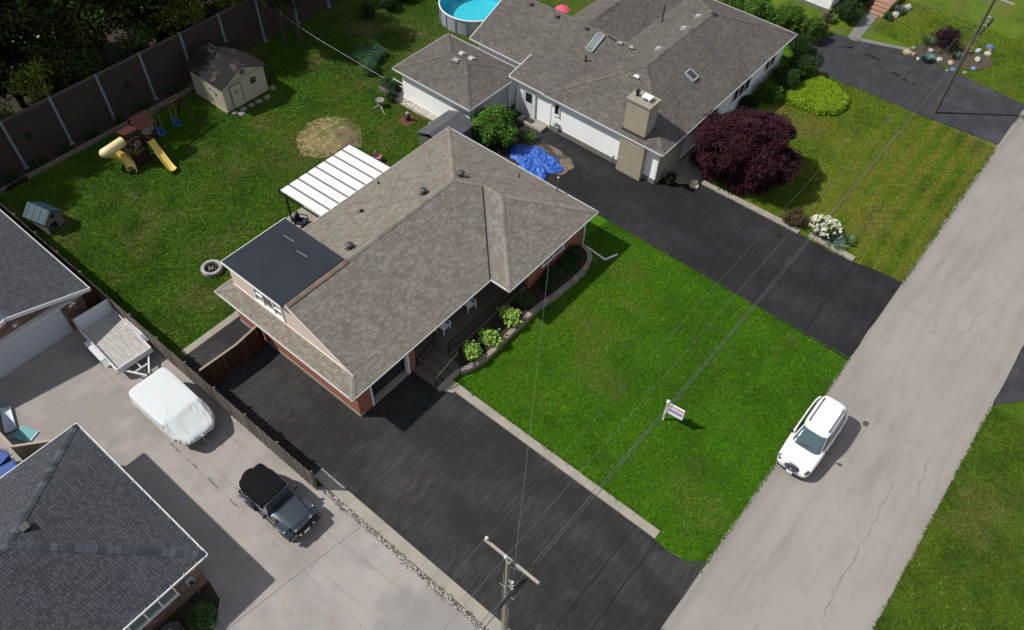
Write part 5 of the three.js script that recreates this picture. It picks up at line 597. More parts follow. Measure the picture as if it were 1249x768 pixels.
// ================================================================ play set, playhouse
{
  const P = thing('play_set', 'brown wooden play tower with yellow slides and two blue swings', 'play set', [-25.3, 0, 2.6]); const mW = mat([.042, .02, .017], .8), mR = mat([.06, .022, .02], .8), mY = mat([.62, .46, .1], .4), mYp = mat([.72, .6, .32], .45), mGr = mat([.3, .31, .33], .6);
  // local coords: x toward street, z. tower 1.9 (z) x 1.3 (x)
  for (const x of [-.65, .65]) for (const z of [-.95, 0, .95]) mesh('post', bx(.1, z < .1 ? 2.5 : 2.1, .1, x, z < .1 ? 1.25 : 1.05, z), mW, P); for (let i = 0; i < 9; i++) mesh('deck_board', bx(1.3, .04, .2, 0, 1.3, -.85 + i * .212), mW, P);
  const rail = (a, b) => { mesh('rail', [beam([a[0], 1.95, a[1]], [b[0], 1.95, b[1]], .05, .09), beam([a[0], 1.45, a[1]], [b[0], 1.45, b[1]], .05, .09)], mW, P); const n = 6; for (let i = 1; i < n; i++) mesh('slat', bx(.06, .5, .06, mix(a[0], b[0], i / n), 1.7, mix(a[1], b[1], i / n)), mW, P); }; rail([.65, 0], [.65, .95]); rail([-.65, -.95], [-.65, .95]);
  mesh('roof', [beam([-.72, 2.45, -.5], [0, 3.1, -.5], 1.2, .05), beam([.72, 2.45, -.5], [0, 3.1, -.5], 1.2, .05)], mR, P); mesh('gable_board', [-1, .0].map(z => { const g = extr([[-.6, 2.5], [.6, 2.5], [0, 3.02]], .04); g.translate(0, 0, z); return g; }), mR, P); mesh('roof', beam([-.72, 2.1, .5], [.5, 2.5, .5], .95, .05), mR, P);
  for (const [x, y, z] of [[.71, 2.25, -.7], [.71, 2.25, -.28], [.71, 1.7, .5]]) { const w = sub('window_frame', P); mesh('bar', [bx(.03, .04, .36, x, y + .17, z), bx(.03, .04, .36, x, y - .17, z), bx(.03, .38, .04, x, y, z - .17), bx(.03, .38, .04, x, y, z + .17), bx(.03, .34, .025, x, y, z), bx(.03, .025, .34, x, y, z)], mGr, w); }
  mesh('lower_wall', [bx(.04, .8, .9, .67, .5, .48), bx(1.3, .8, .04, 0, .5, .96)], mW, P); mesh('climbing_ladder', [beam([.72, 0, .2], [.68, 1.3, .2], .06, .06), beam([.72, 0, .7], [.68, 1.3, .7], .06, .06), ...[.3, .6, .9].map(y => bx(.05, .05, .5, .71, y, .45))], mW, P);
  const sl = sub('slide', P); const cs = (w) => [[-w, .16], [-w + .03, .16], [-w + .04, .03], [w - .04, .03], [w - .03, .16], [w, .16], [w, -.02], [-w, -.02]]; const pa = [[.65, 1.35], [1.0, 1.2], [1.7, .72], [2.4, .32], [2.75, .2], [3.0, .2]]; mesh('slide_bed', rings(pa.map(([x, y]) => cs(.25).map(([z, h]) => V(x, y + h, -.35 + z + (x - .65) * .08)))), mY, sl);
  const tb = sub('spiral_slide', P); const cvp = []; for (let i = 0; i <= 10; i++) { const t = i / 10, a = 1.2 + t * 4.2; cvp.push([-.35 + Math.cos(a) * .62 - t * .05 + t * .8, 1.62 - t * 1.35, 1.75 + Math.sin(a) * .55 + t * .25]); } cvp.unshift([-.2, 1.68, .98]); mesh('slide_tube', tube(cvp.slice(0, 8), .33, 40, 16), mYp, tb); mesh('slide_tube', tube(cvp.slice(6, 12), .34, 30, 16), mY, tb); mesh('slide_mouth', new THREE.TorusGeometry(.35, .045, 8, 24).rotateY(.5).translate(...cvp[11]), mYp, tb);
  const sw = sub('swing_frame', P); mesh('beam', beam([-.2, 2.25, -.95], [-.6, 2.25, -4.0], .1, .14), mW, sw); mesh('leg', beam([-.6, 2.25, -3.95], [.75, 0, -4.1], .09, .09), mW, sw); mesh('leg', beam([-.6, 2.25, -3.95], [-1.9, 0, -3.9], .09, .09), mW, sw);
  const mBl = mat([.02, .07, .3], .5), mRope = mat([.35, .33, .25], .8); for (const [z, x] of [[-1.75, -.45], [-3.05, -.55]]) { const s = sub('swing', P); mesh('seat', [rbx(.42, .06, .36, x, .5, z, .025), rbx(.08, .4, .36, x - .2, .72, z, .03), rbx(.36, .14, .06, x, .62, z - .18, .02), rbx(.36, .14, .06, x, .62, z + .18, .02)], mBl, s); mesh('rope', [bar([x, .6, z - .2], [-.35 + (z + 1) * .1, 2.2, z - .18], .014, 5), bar([x, .6, z + .2], [-.35 + (z + 1) * .1, 2.2, z + .18], .014, 5)], mRope, s); }
}
{
  const H = thing('playhouse', 'small plastic playhouse with teal roof and grey walls by the board fence', 'playhouse', [-24.2, 0, 10.35], .25); const mT = mat([.018, .055, .075], .5), mG = mat([.14, .13, .125], .6); const w = .75, d = .6;
  mesh('wall', [span(-w, w, 0, .95, d - .04, d)], mG, H); mesh('wall', [span(-w, w, 0, .95, -d, -d + .04)], mG, H); mesh('wall', [span(-w, -w + .04, 0, .95, -d + .04, d - .04)], mG, H); mesh('wall', [span(w - .04, w, .6, .95, -d + .04, d - .04), span(w - .04, w, 0, .6, -d + .04, -.1), span(w - .04, w, 0, .6, .35, d - .04)], mG, H); mesh('gable_wall', (() => { const g = extr([[-d, .95], [d, .95], [0, 1.42]], .04); g.rotateY(-Math.PI / 2); g.translate(w, 0, 0); return g; })(), mG, H); mesh('roof', [beam([0, .9, d + .12], [0, 1.5, 0], 2 * w + .3, .05), beam([0, .9, -d - .12], [0, 1.5, 0], 2 * w + .3, .05)], mT, H); for (const x of [-.75, -.25, .25, .75]) mesh('roof_rib', [beam([x, .95, d + .1], [x, 1.53, 0], .08, .05), beam([x, .95, -d - .1], [x, 1.53, 0], .08, .05)], mat([.025, .075, .1], .5), H); mesh('window_frame', [new THREE.TorusGeometry(.16, .03, 6, 4).rotateZ(Math.PI / 4).rotateY(Math.PI / 2).translate(w + .01, .98, -.05)], mT, H); mesh('window_opening', bx(.02, .2, .2, w + .005, .98, -.05), mBlack, H); mesh('half_door', bx(.03, .5, .42, w + .16, .28, .4, .6), mT, H);
}
// fire pit
{
  const F = thing('fire_pit', 'round grey fire pit ring with ashes on the back lawn', 'fire pit', [-13.5, 0, 6.15]); const m = [mat([.3, .3, .29], .95), mat([.25, .25, .245], .95), mat([.34, .33, .32], .95)], g = new RoundedBoxGeometry(.3, .15, .2, 1, .03); for (let c = 0; c < 2; c++) for (let i = 0; i < 12; i++) { const a = (i + c * .5) / 12 * 6.283, b = mesh('block', g, m[(hash(i, c) * 3) | 0], F); b.position.set(Math.cos(a) * .52, .075 + c * .15, Math.sin(a) * .52); b.rotation.y = -a + Math.PI / 2; } mesh('ash_bed', cyl(.43, .43, .06, 0, .02, 0, 24), mat([.03, .028, .027], .95), F); const R = RNG(4); for (let i = 0; i < 9; i++) { const a = R() * 6, r = R() * .25; mesh('charred_log', bar([Math.cos(a) * r - .14, .1 + R() * .06, Math.sin(a) * r], [Math.cos(a) * r + .14, .12 + R() * .06, Math.sin(a) * r + (R() - .5) * .3], .03, 7), i % 3 ? mat([.05, .045, .042], .9) : mat([.33, .3, .28], .9), F); }
  tag(F, F.userData.label, 'fire pit');
}
// estate sign
{
  const S = thing('yard_sign', 'white post with hanging white, pink and purple board on the front lawn', 'sign', [12.66, 0, -2.6], .1); mesh('post', rbx(.1, 1.75, .1, 0, .875, 0, .012), mTrim, S); mesh('post_cap', [rbx(.16, .04, .16, 0, 1.76, 0, .01), new THREE.ConeGeometry(.09, .1, 4).rotateY(Math.PI / 4).translate(0, 1.82, 0)], mTrim, S); mesh('arm', rbx(1.05, .08, .07, .42, 1.62, 0, .01), mTrim, S);
  const c = document.createElement('canvas'); c.width = 256; c.height = 192; const x = c.getContext('2d'); x.fillStyle = '#f1eef3'; x.fillRect(0, 0, 256, 192); x.fillStyle = '#e7b9bd'; x.fillRect(0, 0, 256, 52); x.fillStyle = '#c98f97'; x.fillRect(110, 8, 120, 14); x.fillStyle = '#2c2530'; x.fillRect(150, 30, 18, 14); x.fillStyle = '#9d94c8'; x.fillRect(10, 72, 236, 62); x.fillStyle = '#7b6aa8'; for (let i = 0; i < 9; i++) x.fillRect(24 + i * 24, 86, 15, 34); x.fillStyle = '#8f93a6'; for (let i = 0; i < 12; i++) x.fillRect(22 + i * 18, 150, 11, 14);
  const t = new THREE.CanvasTexture(c); t.colorSpace = THREE.SRGBColorSpace; const mp = mat([1, 1, 1], .5, { map: t }); const bd = sub('board', S); mesh('printed_panel', new THREE.BoxGeometry(.86, .62, .02).rotateX(-.12).translate(.52, 1.2, .02), mp, bd); for (const k of [.2, .84]) mesh('hook', bar([k, 1.58, 0], [k, 1.49, 0], .01, 5), mSteel, bd);
}
// ================================================================ utility poles and wires
const mPole = (() => { const t = tex(128, 512, (u, v) => { const k = .65 + .6 * fbm(u * 14, v * 5, 4); return [.25 * k, .235 * k, .185 * k]; }); return mat([1, 1, 1], .95, { map: t }); })();
const mPoleDark = mat([.36, .32, .3], .95, { map: mPole.map });
const PX = 13.6, PH = 9.25;
function pole(z, label, dark) {
  const P = thing('utility_pole', label, 'utility pole', [PX, 0, z], 0); mesh('pole', cyl(dark ? .115 : .14, dark ? .08 : .095, PH, 0, 0, 0, 14), dark ? mPoleDark : mPole, P); const ca = sub('crossarm', P); const mA = mat([.33, .3, .26], .9); mesh('arm', rbx(2.45, .11, .1, 0, PH - .25, -.16, .012), mA, ca); mesh('brace', [beam([.62, PH - .3, -.22], [0, PH - .85, -.15], .03, .04), beam([-.62, PH - .3, -.22], [0, PH - .85, -.15], .03, .04)], mSteel, ca);
  const ins = (x, y, z_) => { const g = sub('insulator', P); mesh('pin', cyl(.018, .018, .16, x, y, z_, 6), mSteel, g); mesh('disc', new THREE.LatheGeometry([[0, .17], [.05, .165], [.075, .11], [.05, .09], [.07, .04], [.04, .02]].map(p => new THREE.Vector2(...p)), 12).translate(x, y + .1, z_), mat([.55, .56, .58], .25), g); }; ins(-1.12, PH - .2, -.16); ins(-.12, PH, .0); 
  const rk = sub('secondary_rack', P); mesh('bracket', [bx(.05, .7, .06, .19, PH - 1.75, .05), bx(.14, .05, .05, .14, PH - 1.45, .05), bx(.14, .05, .05, .14, PH - 2.0, .05)], mSteel, rk); for (const y of [PH - 1.45, PH - 1.75, PH - 2.05]) mesh('spool', cyl(.05, .05, .09, .26, y, .05, 10), mat([.5, .5, .5], .4), rk); mesh('splice_case', [bar([.42, PH - 1.9, -.75], [.42, PH - 1.9, .2], .08, 10), bar([.3, PH - 2.25, -.1], [.3, PH - 2.25, .9], .07, 10)], mBlack, rk); mesh('ground_wire', bar([-.16, 1, .08], [-.14, PH - 1.2, .06], .012, 5), mSteel, rk); mesh('pole_step', [bar([-.13, PH - 2.6, 0], [-.34, PH - 2.6, 0], .012, 5), bar([.13, PH - 3.1, 0], [.34, PH - 3.1, 0], .012, 5)], mSteel, rk); return P;
}
pole(11.45, 'wooden utility pole with crossarm beside the pebble strip'); pole(-37.9, 'dark wooden utility pole beside the grey driveway', true); pole(-88, 'wooden utility pole farther up the street'); pole(61, 'wooden utility pole farther down the street');
const mWire = mat([.15, .15, .155], .6), mCable = mat([.02, .02, .022], .6);
function wire(a, b, sag, r, m, name, label) { const pts = []; for (let i = 0; i <= 20; i++) { const t = i / 20; pts.push([mix(a[0], b[0], t), mix(a[1], b[1], t) - sag * 4 * t * (1 - t), mix(a[2], b[2], t)]); } const o = mesh(name, tube(pts, r, 60, 5), m); tag(o, label, 'wire'); return o; }
const zs = [61, 11.45, -37.9, -88]; const wireSpec = [[-1.12, PH + .06, .004, .35, mWire, 'power_line', 'bare power line on the crossarm end insulators'], [-.12, PH + .26, .006, .35, mWire, 'power_line', 'bare power line on the pole top insulators'], [.3, PH - 1.45, .009, .55, mCable, 'overhead_cable', 'black overhead cable, upper of the lower bundle'], [.3, PH - 1.75, .008, .6, mWire, 'overhead_cable', 'grey overhead cable in the lower bundle'], [.42, PH - 1.9, .013, .62, mCable, 'overhead_cable', 'thick black communication cable under the crossarm'], [.3, PH - 2.25, .007, .62, mWire, 'overhead_cable', 'lowest grey overhead cable on the utility poles']];
for (const [dx, y, r, sag, m, nm, lb] of wireSpec) for (let i = 0; i < 3; i++) { const o = wire([PX + dx, y, zs[i]], [PX + dx, y, zs[i + 1]], sag, r, m, nm, lb + [' running down the street past the concrete yard', ' spanning the front lawns', ' beyond the grey driveway'][i]); void o; }
wire([PX + .2, PH - 1.6, 11.4], [-.4, 3.95, -10.15], .5, .007, mWire, 'service_cable', 'thin service cable from pole to the brick house roof');
wire([PX + .2, PH - 2.4, 11.4], [22, 5.6, 26], .2, .01, mWire, 'service_cable', 'thin service cable crossing the street beyond the pebble strip');
// clothes line
{ const C = thing('clothesline', 'thin pale line stretched across the yard to a post by the garage', 'clothesline'); mesh('post', cyl(.045, .04, 2.1, -17.35, 0, -12.2, 8), mat([.12, .1, .08], .9), C); mesh('line', tube([[-17.35, 2.05, -12.2], [-20.5, 2.2, -12.15], [-24.5, 2.45, -12.05], [-28.2, 2.9, -12.0]], .008, 30, 5), mat([.6, .58, .55], .7), C); mesh('post', cyl(.05, .05, 2.95, -28.2, 0, -12.0, 8), mat([.08, .07, .06], .9), C); rebase(C, -17.35, 0, -12.2); }
// above-ground pool
{
  const P = thing('swimming_pool', 'round above-ground pool with grey panel wall and turquoise water', 'pool', [-20.15, 0, -24.95]); const r = 2.8, h = 1.25, n = 18; const mPn = mat([.3, .32, .36], .5); for (let i = 0; i < n; i++) { const a0 = i / n * 6.2832 + .012, a1 = (i + 1) / n * 6.2832 - .012; const R = 5; const g = grid(R, 1, (u, v) => V(Math.cos(mix(a0, a1, u)) * r, v * h, Math.sin(mix(a0, a1, u)) * r)); mesh('wall_panel', g, mPn, P); const am = i / n * 6.2832; const q = mesh('upright', bx(.06, h, .09), mat([.16, .18, .22], .5), P); q.position.set(Math.cos(am) * (r + .02), h / 2, Math.sin(am) * (r + .02)); q.rotation.y = -am; }
  mesh('rim', new THREE.TorusGeometry(r, .07, 8, 72).rotateX(Math.PI / 2).translate(0, h + .02, 0), mat([.62, .65, .68], .4), P); mesh('liner', [new THREE.CircleGeometry(r - .02, 48).rotateX(-Math.PI / 2).translate(0, .06, 0), new THREE.CylinderGeometry(r - .03, r - .03, h, 48, 1, true).translate(0, h / 2, 0)], mat([.10, .52, .62], .6), P); const wg = new THREE.CircleGeometry(r - .04, 64, 0, 6.2832); const ring = new THREE.RingGeometry(.02, r - .04, 72, 40).rotateX(-Math.PI / 2); const pp = ring.attributes.position; for (let i = 0; i < pp.count; i++) pp.setY(i, .025 * (fbm(pp.getX(i) * 2.2 + 5, pp.getZ(i) * 2.2, 3) - .5)); ring.computeVertexNormals(); ring.translate(0, h - .16, 0); void wg; mesh('water', ring, pmat([.5, .93, .96], .03, { transmission: 1, ior: 1.33, thickness: 0 }), P);
}
// pink parasol behind the long house, toys
{ const P = thing('garden_parasol', 'pink garden parasol behind the long white house', 'parasol', [-13.75, 0, -28.3]); mesh('canopy', (() => { const R = []; for (const [r, y] of [[.62, 1.72], [.45, 1.86], [.22, 1.96], [.03, 2.0]]) { const q = []; for (let j = 0; j < 32; j++) { const a = -j / 32 * 6.283, k = 1 - .05 * Math.abs(Math.sin(a * 4)); q.push(V(Math.cos(a) * r * k, y, Math.sin(a) * r * k)); } R.push(q); } return rings(R, false); })(), mat([.6, .1, .16], .8), P); mesh('pole', cyl(.025, .025, 1.98, 0, 0, 0, 8), mTrim, P); mesh('base', cyl(.28, .22, .1, 0, 0, 0, 16), mDark, P); }
{ const P = thing('toy_stool', 'small pink plastic stool at the end of the patio cover', 'stool', [-13.15, .0, -7.25], .4); const m = mat([.5, .2, .24], .5); mesh('seat', rbx(.42, .06, .42, 0, .4, 0, .02), m, P); for (const a of [-1, 1]) for (const b of [-1, 1]) mesh('leg', bx(.06, .38, .06, a * .16, .19, b * .16), m, P); mesh('backrest', rbx(.05, .35, .4, -.2, .6, 0, .02), m, P); }
// blue tarp heaped on the neighbouring driveway
{
  const o = mesh('blue_tarpaulin', grid(110, 90, (u, v) => { const x = mix(-1.9, 1.9, u), z = mix(-1.35, 1.4, v); const rr = Math.pow(Math.abs(x / 1.75), 2.6) + Math.pow(Math.abs(z / 1.3), 2.6); const ed = sm(1.25, .35, rr); const n = fbm(x * 1.6 + 3, z * 1.6 + 9, 4), rd = 1 - Math.abs(2 * fbm(x * 2.6 + 8, z * 2.6, 3) - 1), r2 = 1 - Math.abs(2 * fbm(x * 6 + 8 + z, z * 5, 2) - 1); const k = rr > 1 ? 1 / Math.pow(rr, .36) : 1; const w = .72 + .62 * fbm(Math.cos(Math.atan2(z, x)) * 2.2 + 4, Math.sin(Math.atan2(z, x)) * 2.2 + 1, 3); return V(x * k * w,   .03 + ed * (.04 + .16 * n * n + .16 * rd * rd) + .08 * r2 * r2 * (ed * .8 + .15), z * k * w); }), mat([.022, .1, .42], .5)); o.position.set(-5.2, .03, -14.2); o.rotation.y = -.25; tag(o, 'crumpled blue tarpaulin heaped on the neighbouring driveway', 'tarpaulin');
  const so = []; for (let i = 0; i < 48; i++) { const t = i / 48 * 6.283, r = .9 + .25 * fbm(Math.cos(t) * 2.6 + 3, Math.sin(t) * 2.6 + 8, 4); so.push([-4.95 + Math.cos(t) * r * 2.1, -14.9 + Math.sin(t) * r * 1.35]); }
  structure('sand_patch', slab(so, .01, .045), mat([1, 1, 1], .95, { map: (() => { const t = tex(256, 256, (u, v) => { const n = fbm(u * 7, v * 7, 4), c = mix3([.055, .05, .046], [.17, .135, .1], sm(.4, .7, n)), k = .8 + .4 * hash((u * 256) | 0, (v * 256) | 0); return [c[0] * k, c[1] * k, c[2] * k]; }); t.repeat.set(.25, .25); return t; })() }), 'thin spilled tan sand around the blue tarpaulin');
}
// bins and clutter by the stone house
{
  const mB = mat([.006, .05, .25], .45); for (const [x, z, a, l] of [[-10.35, 20.75, .3, 'blue plastic recycling bin inside the grey fence, farther from the stone house'], [-9.55, 20.75, -.2, 'blue plastic recycling bin inside the grey fence, next to the stone house']]) { const b = thing('recycling_bin', l, 'bin', [x, .045, z], a); mesh('bin_body', (() => { const R = []; for (const [y, w, d] of [[0, .22, .3], [.85, .29, .36], [.9, .31, .38]]) R.push([V(-w, y, -d), V(w, y, -d), V(w, y, d), V(-w, y, d)].reverse()); return rings(R); })(), mB, b); mesh('lid', rbx(.64, .06, .8, 0, .94, 0, .025), mB, b); mesh('handle', bar([-.25, .92, -.42], [.25, .92, -.42], .02, 6), mB, b); for (const k of [-1, 1]) mesh('wheel', cyl(.09, .09, .06, 0, 0, 0, 12).rotateZ(Math.PI / 2).translate(k * .26, .09, -.3), mBlack, b); }
  const t = thing('teal_board', 'teal foam board lying on the shaded concrete', 'board', [-11.45, .06, 19.2], .35); mesh('panel', rbx(1.05, .05, .75, 0, .03, 0, .02), mat([.1, .32, .32], .5), t); mesh('edge_strip', rbx(.06, .055, .75, .52, .035, 0, .015), mat([.5, .62, .62], .5), t);
  const s = thing('pale_slide', 'pale grey plastic slide lying on the shaded concrete', 'slide', [-12.8, .06, 19.3], -.35); mesh('bed', rings([[-.9, .24], [-.3, .26], [.5, .28], [.75, .3]].map(([x, w]) => [[-w, .14], [-w + .03, .14], [-w + .05, .03], [w - .05, .03], [w - .03, .14], [w, .14], [w, 0], [-w, 0]].map(([z, y]) => V(x, y + (x < -.5 ? .05 : 0), z)))), mat([.45, .5, .58], .4), s);
  const lp = thing('planter_pot', 'orange clay pot with plant inside the grey fence', 'planter', [-10.95, .045, 20.9]); mesh('pot', new THREE.LatheGeometry([[0, 0], [.14, 0], [.2, .32], [.22, .32], [.22, .36], [.17, .36]].map(p => new THREE.Vector2(...p)), 18), mat([.42, .16, .05], .8), lp); foliage(lp, cluster(10, .1, .14, .06, 4), shellPts([[0, .5, 0, .25]], 40, 3), (p, R) => { const k = .7 + .6 * R(); return [.06 * k, .12 * k, .02 * k]; }, 5);
}
// bird bath, owl, raised bed, rocks near the garage
{
  const b = thing('bird_bath', 'small grey bird bath on spread legs in the back lawn', 'bird bath', [-17.35, 0, -11.55]); const m = mat([.22, .2, .17], .95); mesh('basin', new THREE.LatheGeometry([[0, .5], [.2, .5], [.3, .58], [.33, .58], [.3, .5], [.1, .42], [.08, .1], [.2, 0]].map(p => new THREE.Vector2(...p)), 20), m, b); for (const [x, z] of [[1.0, .55], [-.2, .6], [-.4, -.3]]) mesh('root', bar([0, .18, 0], [x, .03, z], .06, 7, .03), mat([.28, .24, .18], .95), b);
  const o = thing('owl_statue', 'small stone owl statue on a mulch ring near the garage', 'statue', [-14.75, 0, -11.7]); mesh('mulch_ring', new THREE.CylinderGeometry(.5, .62, .06, 20).translate(0, .03, 0), mat([.12, .055, .035], .95), o); mesh('body', new THREE.LatheGeometry([[0, 0], [.16, 0], [.2, .2], [.18, .38], [.1, .46], [.0, .48]].map(p => new THREE.Vector2(...p)), 16).translate(0, .05, 0), mat([.05, .045, .04], .9), o); mesh('head', new THREE.SphereGeometry(.14, 14, 10).scale(1, .85, 1).translate(0, .6, 0), mat([.33, .31, .28], .9), o); mesh('ear_tuft', [new THREE.ConeGeometry(.035, .09, 6).translate(.02, .73, .07), new THREE.ConeGeometry(.035, .09, 6).translate(.02, .73, -.07)], mat([.3, .28, .25], .9), o);
  const r = thing('raised_bed', 'grey wooden raised bed beside the clothesline post', 'planter', [-18.0, 0, -13.3]); const mw = mat([.2, .19, .175], .9); mesh('side_board', span(-.85, .85, 0, .32, .35, .39), mw, r); mesh('side_board', span(-.85, .85, 0, .32, -.39, -.35), mw, r); mesh('end_board', span(-.89, -.85, 0, .32, -.39, .39), mw, r); mesh('end_board', span(.85, .89, 0, .32, -.39, .39), mw, r); mesh('soil', span(-.85, .85, 0, .26, -.35, .35), mSoil, r);
  const w = thing('plant_frame', 'white pipe frame standing at the garage corner', 'frame', [-17.6, 0, -13.9]); const mt = mTrim; mesh('frame_pipe', [bar([-.45, 0, .25], [-.45, .95, .25], .025), bar([.45, 0, .25], [.45, .95, .25], .025), bar([-.45, .95, .25], [.45, .95, .25], .025), bar([.45, .95, .25], [.45, .95, -.45], .025), bar([.45, 0, -.45], [.45, .95, -.45], .025), bar([-.45, .6, .25], [.45, .6, .25], .02)], mt, w);
  const mr = [mat([.3, .28, .25], .95), mat([.36, .33, .29], .95), mat([.24, .23, .21], .95)]; [[-13.2, -12.4, .2], [-12.95, -12.0, .22], [-13.1, -12.2, .14], [-17.2, -13.4, .22], [-16.9, -13.2, .16], [-12.8, -11.75, .14], [-17.5, -12.9, .2]].forEach(([x, z, s], i) => { const q = mesh('garden_rock', rockGeo(s, s * .8, s * .9, i + 20), mr[i % 3]); q.position.set(x, 0, z); tag(q, 'rough grey rock at the edge of the gravel strip', 'rock', 'rocks along the garage gravel'); });
  const pl = thing('flower_pot', 'black round pot with dark plant at the white house front corner', 'planter', [3.0, .03, -18.35]); mesh('pot', new THREE.LatheGeometry([[0, 0], [.2, 0], [.27, .36], [.29, .38], [.22, .38]].map(p => new THREE.Vector2(...p)), 18), mBlack, pl); foliage(pl, cluster(10, .1, .14, .06, 14), shellPts([[0, .5, 0, .32]], 90, 13), (p, R) => { const k = .6 + .6 * R(); return [.02 * k, .032 * k, .012 * k]; }, 15);
  structure('walkway', slab([[2.32, -18.7], [3.5, -18.75], [4.5, -19.65], [4.5, -26], [2.32, -26]], -.05, .045), mConc, 'shaded grey concrete walk along the white house front');
  const u = thing('stone_urn', 'pale stone slabs stacked at the end of the front walk', 'stone', [4.35, .045, -19.25]); mesh('slab', rockGeo(.36, .14, .3, 41), mat([.45, .4, .31], .95), u); const u2 = mesh('slab', rockGeo(.24, .14, .22, 43), mat([.5, .45, .36], .95), u); u2.position.set(-.1, .2, -.05);
}
// rock garden across the grey driveway
{
  structure('planting_bed', slab((() => { const o = []; for (let i = 0; i < 40; i++) { const t = i / 40 * 6.283, r = .9 + .2 * vnoise(Math.cos(t) * 2 + 5, Math.sin(t) * 2); o.push([11.8 + Math.cos(t) * 3.0 * r + Math.sin(t) * .5, -45.9 - Math.cos(t) * 1.3 * r + Math.sin(t) * 1.55 * r]); } return o; })(), -.02, .05), mat([.075, .06, .045], .95), 'dark soil bed of the rock garden');
  const pale = [[.5, .44, .36], [.55, .5, .42], [.42, .36, .28]], blue = [[.1, .15, .34], [.14, .19, .36]]; const spec = [[9.0, -43.9, .5, 'broad tan boulder at the end of the rock garden edge', [.52, .42, .27]], [9.45, -44.05, .34, 'small tan boulder beside the broad tan boulder', [.46, .36, .24]], [12.15, -44.85, .38, 'pale square rock with pink cap between rock garden and driveway', [.55, .45, .38]], [11.3, -44.75, .4, 'long white rock in front of the purple shrub', [.58, .57, .58]], [13.6, -46.75, .45, 'cream boulder on bare soil of the rock garden', [.6, .56, .44]], [13.93, -48.1, .42, 'cream boulder beside the blue stones', [.62, .58, .47]], [13.2, -48.05, .4, 'upright white blue rock at the rock garden back', [.5, .56, .64]], [10.3, -45.5, .34, 'grey white rock beside the grass clump', [.45, .46, .44]], [9.1, -44.9, .32, 'grey green rock at the bed corner', [.3, .33, .28]], [9.95, -43.7, .26, 'white rock below the blue green plant', [.55, .56, .52]], [13.5, -44.3, .3, 'brown rock at the bed front edge', [.34, .27, .2]], [12.3, -43.7, .24, 'rose brown flat rock near the driveway', [.36, .28, .25]], [13.9, -48.75, .3, 'brown rock behind the blue stones', [.3, .2, .16]]];
  spec.forEach(([x, z, s, l, c], i) => { const q = mesh('boulder', rockGeo(s * .66, s * .5, s * .5, i + 60, 3), mat(c.map(v => v * .72), .95)); q.position.set(x, .03, z); q.rotation.y = i * 1.3; tag(q, l, 'rock'); }); [[12.65, -44.1, .34, 'blue glazed stone in front of the rock garden pole wires'], [13.8, -45.3, .36, 'blue grey stone at the bed front corner'], [13.75, -49.2, .42, 'bright blue stone at the rock garden back']].forEach(([x, z, s, l], i) => { const q = mesh('blue_stone', rockGeo(s * .68, s * .5, s * .56, i + 90, 3), mat(blue[i % 2], .6)); q.position.set(x, .03, z); tag(q, l, 'rock'); });
  const p = thing('garden_lamp', 'short black lamp post in the rock garden', 'lamp', [9.94, 0, -44.9]); mesh('post', cyl(.035, .03, 1.6, 0, 0, 0, 8), mBlack, p); mesh('lamp_head', [cyl(.07, .1, .2, 0, 1.6, 0, 6), new THREE.ConeGeometry(.13, .1, 6).translate(0, 1.85, 0)], mBlack, p);
  const lp = thing('lamp_post', 'slim black lamp post at the head of the grey driveway', 'lamp post', [3.2, 0, -40.1]); mesh('post', cyl(.05, .04, 2.9, 0, 0, 0, 10), mBlack, lp); mesh('post_base', cyl(.12, .07, .3, 0, 0, 0, 12), mBlack, lp); mesh('lamp_head', [cyl(.09, .14, .3, 0, 2.9, 0, 6), new THREE.ConeGeometry(.18, .16, 6).translate(0, 3.28, 0)], mBlack, lp);
  const fp = thing('flower_tub', 'dark tub with red flowers at the cottage corner', 'planter', [2.5, .03, -42.0]); mesh('tub', new THREE.LatheGeometry([[0, 0], [.24, 0], [.32, .34], [.34, .36], [.26, .36]].map(p => new THREE.Vector2(...p)), 18), mDark, fp); foliage(fp, cluster(10, .1, .13, .07, 34), shellPts([[0, .5, 0, .36]], 90, 33), (p, R) => { const k = .6 + .6 * R(); return R() < .3 ? [.35 * k, .02 * k, .04 * k] : [.03 * k, .055 * k, .02 * k]; }, 35);
}

// ================================================================ trees and plants
const barkTex = tex(128, 256, (u, v) => { const k = .55 + .8 * fbm(u * 16, v * 6, 4); return [.085 * k, .068 * k, .052 * k]; }); const mBark = mat([1, 1, 1], .95, { map: barkTex });
function trunkGeo(h, r, lean, seed, limbs, reach, up) { const R = RNG(seed), g = []; const top = [lean[0], h, lean[1]]; g.push(taper([[0, -.1, 0], [lean[0] * .3 + (R() - .5) * .2, h * .4, lean[1] * .3 + (R() - .5) * .2], top], r, r * .35)); for (let i = 0; i < limbs; i++) { const t = .4 + .58 * (i / limbs), a = i * 2.4 + R() * .8, y = h * t, L = reach * (.6 + .5 * R()); const b = [lean[0] * t, y, lean[1] * t], e = [b[0] + Math.cos(a) * L, y + L * up * (.6 + .6 * R()), b[2] + Math.sin(a) * L]; g.push(taper([b, [(b[0] + e[0]) / 2, (b[1] + e[1]) / 2 + L * .08, (b[2] + e[2]) / 2], e], r * .42, r * .1)); } return g; }
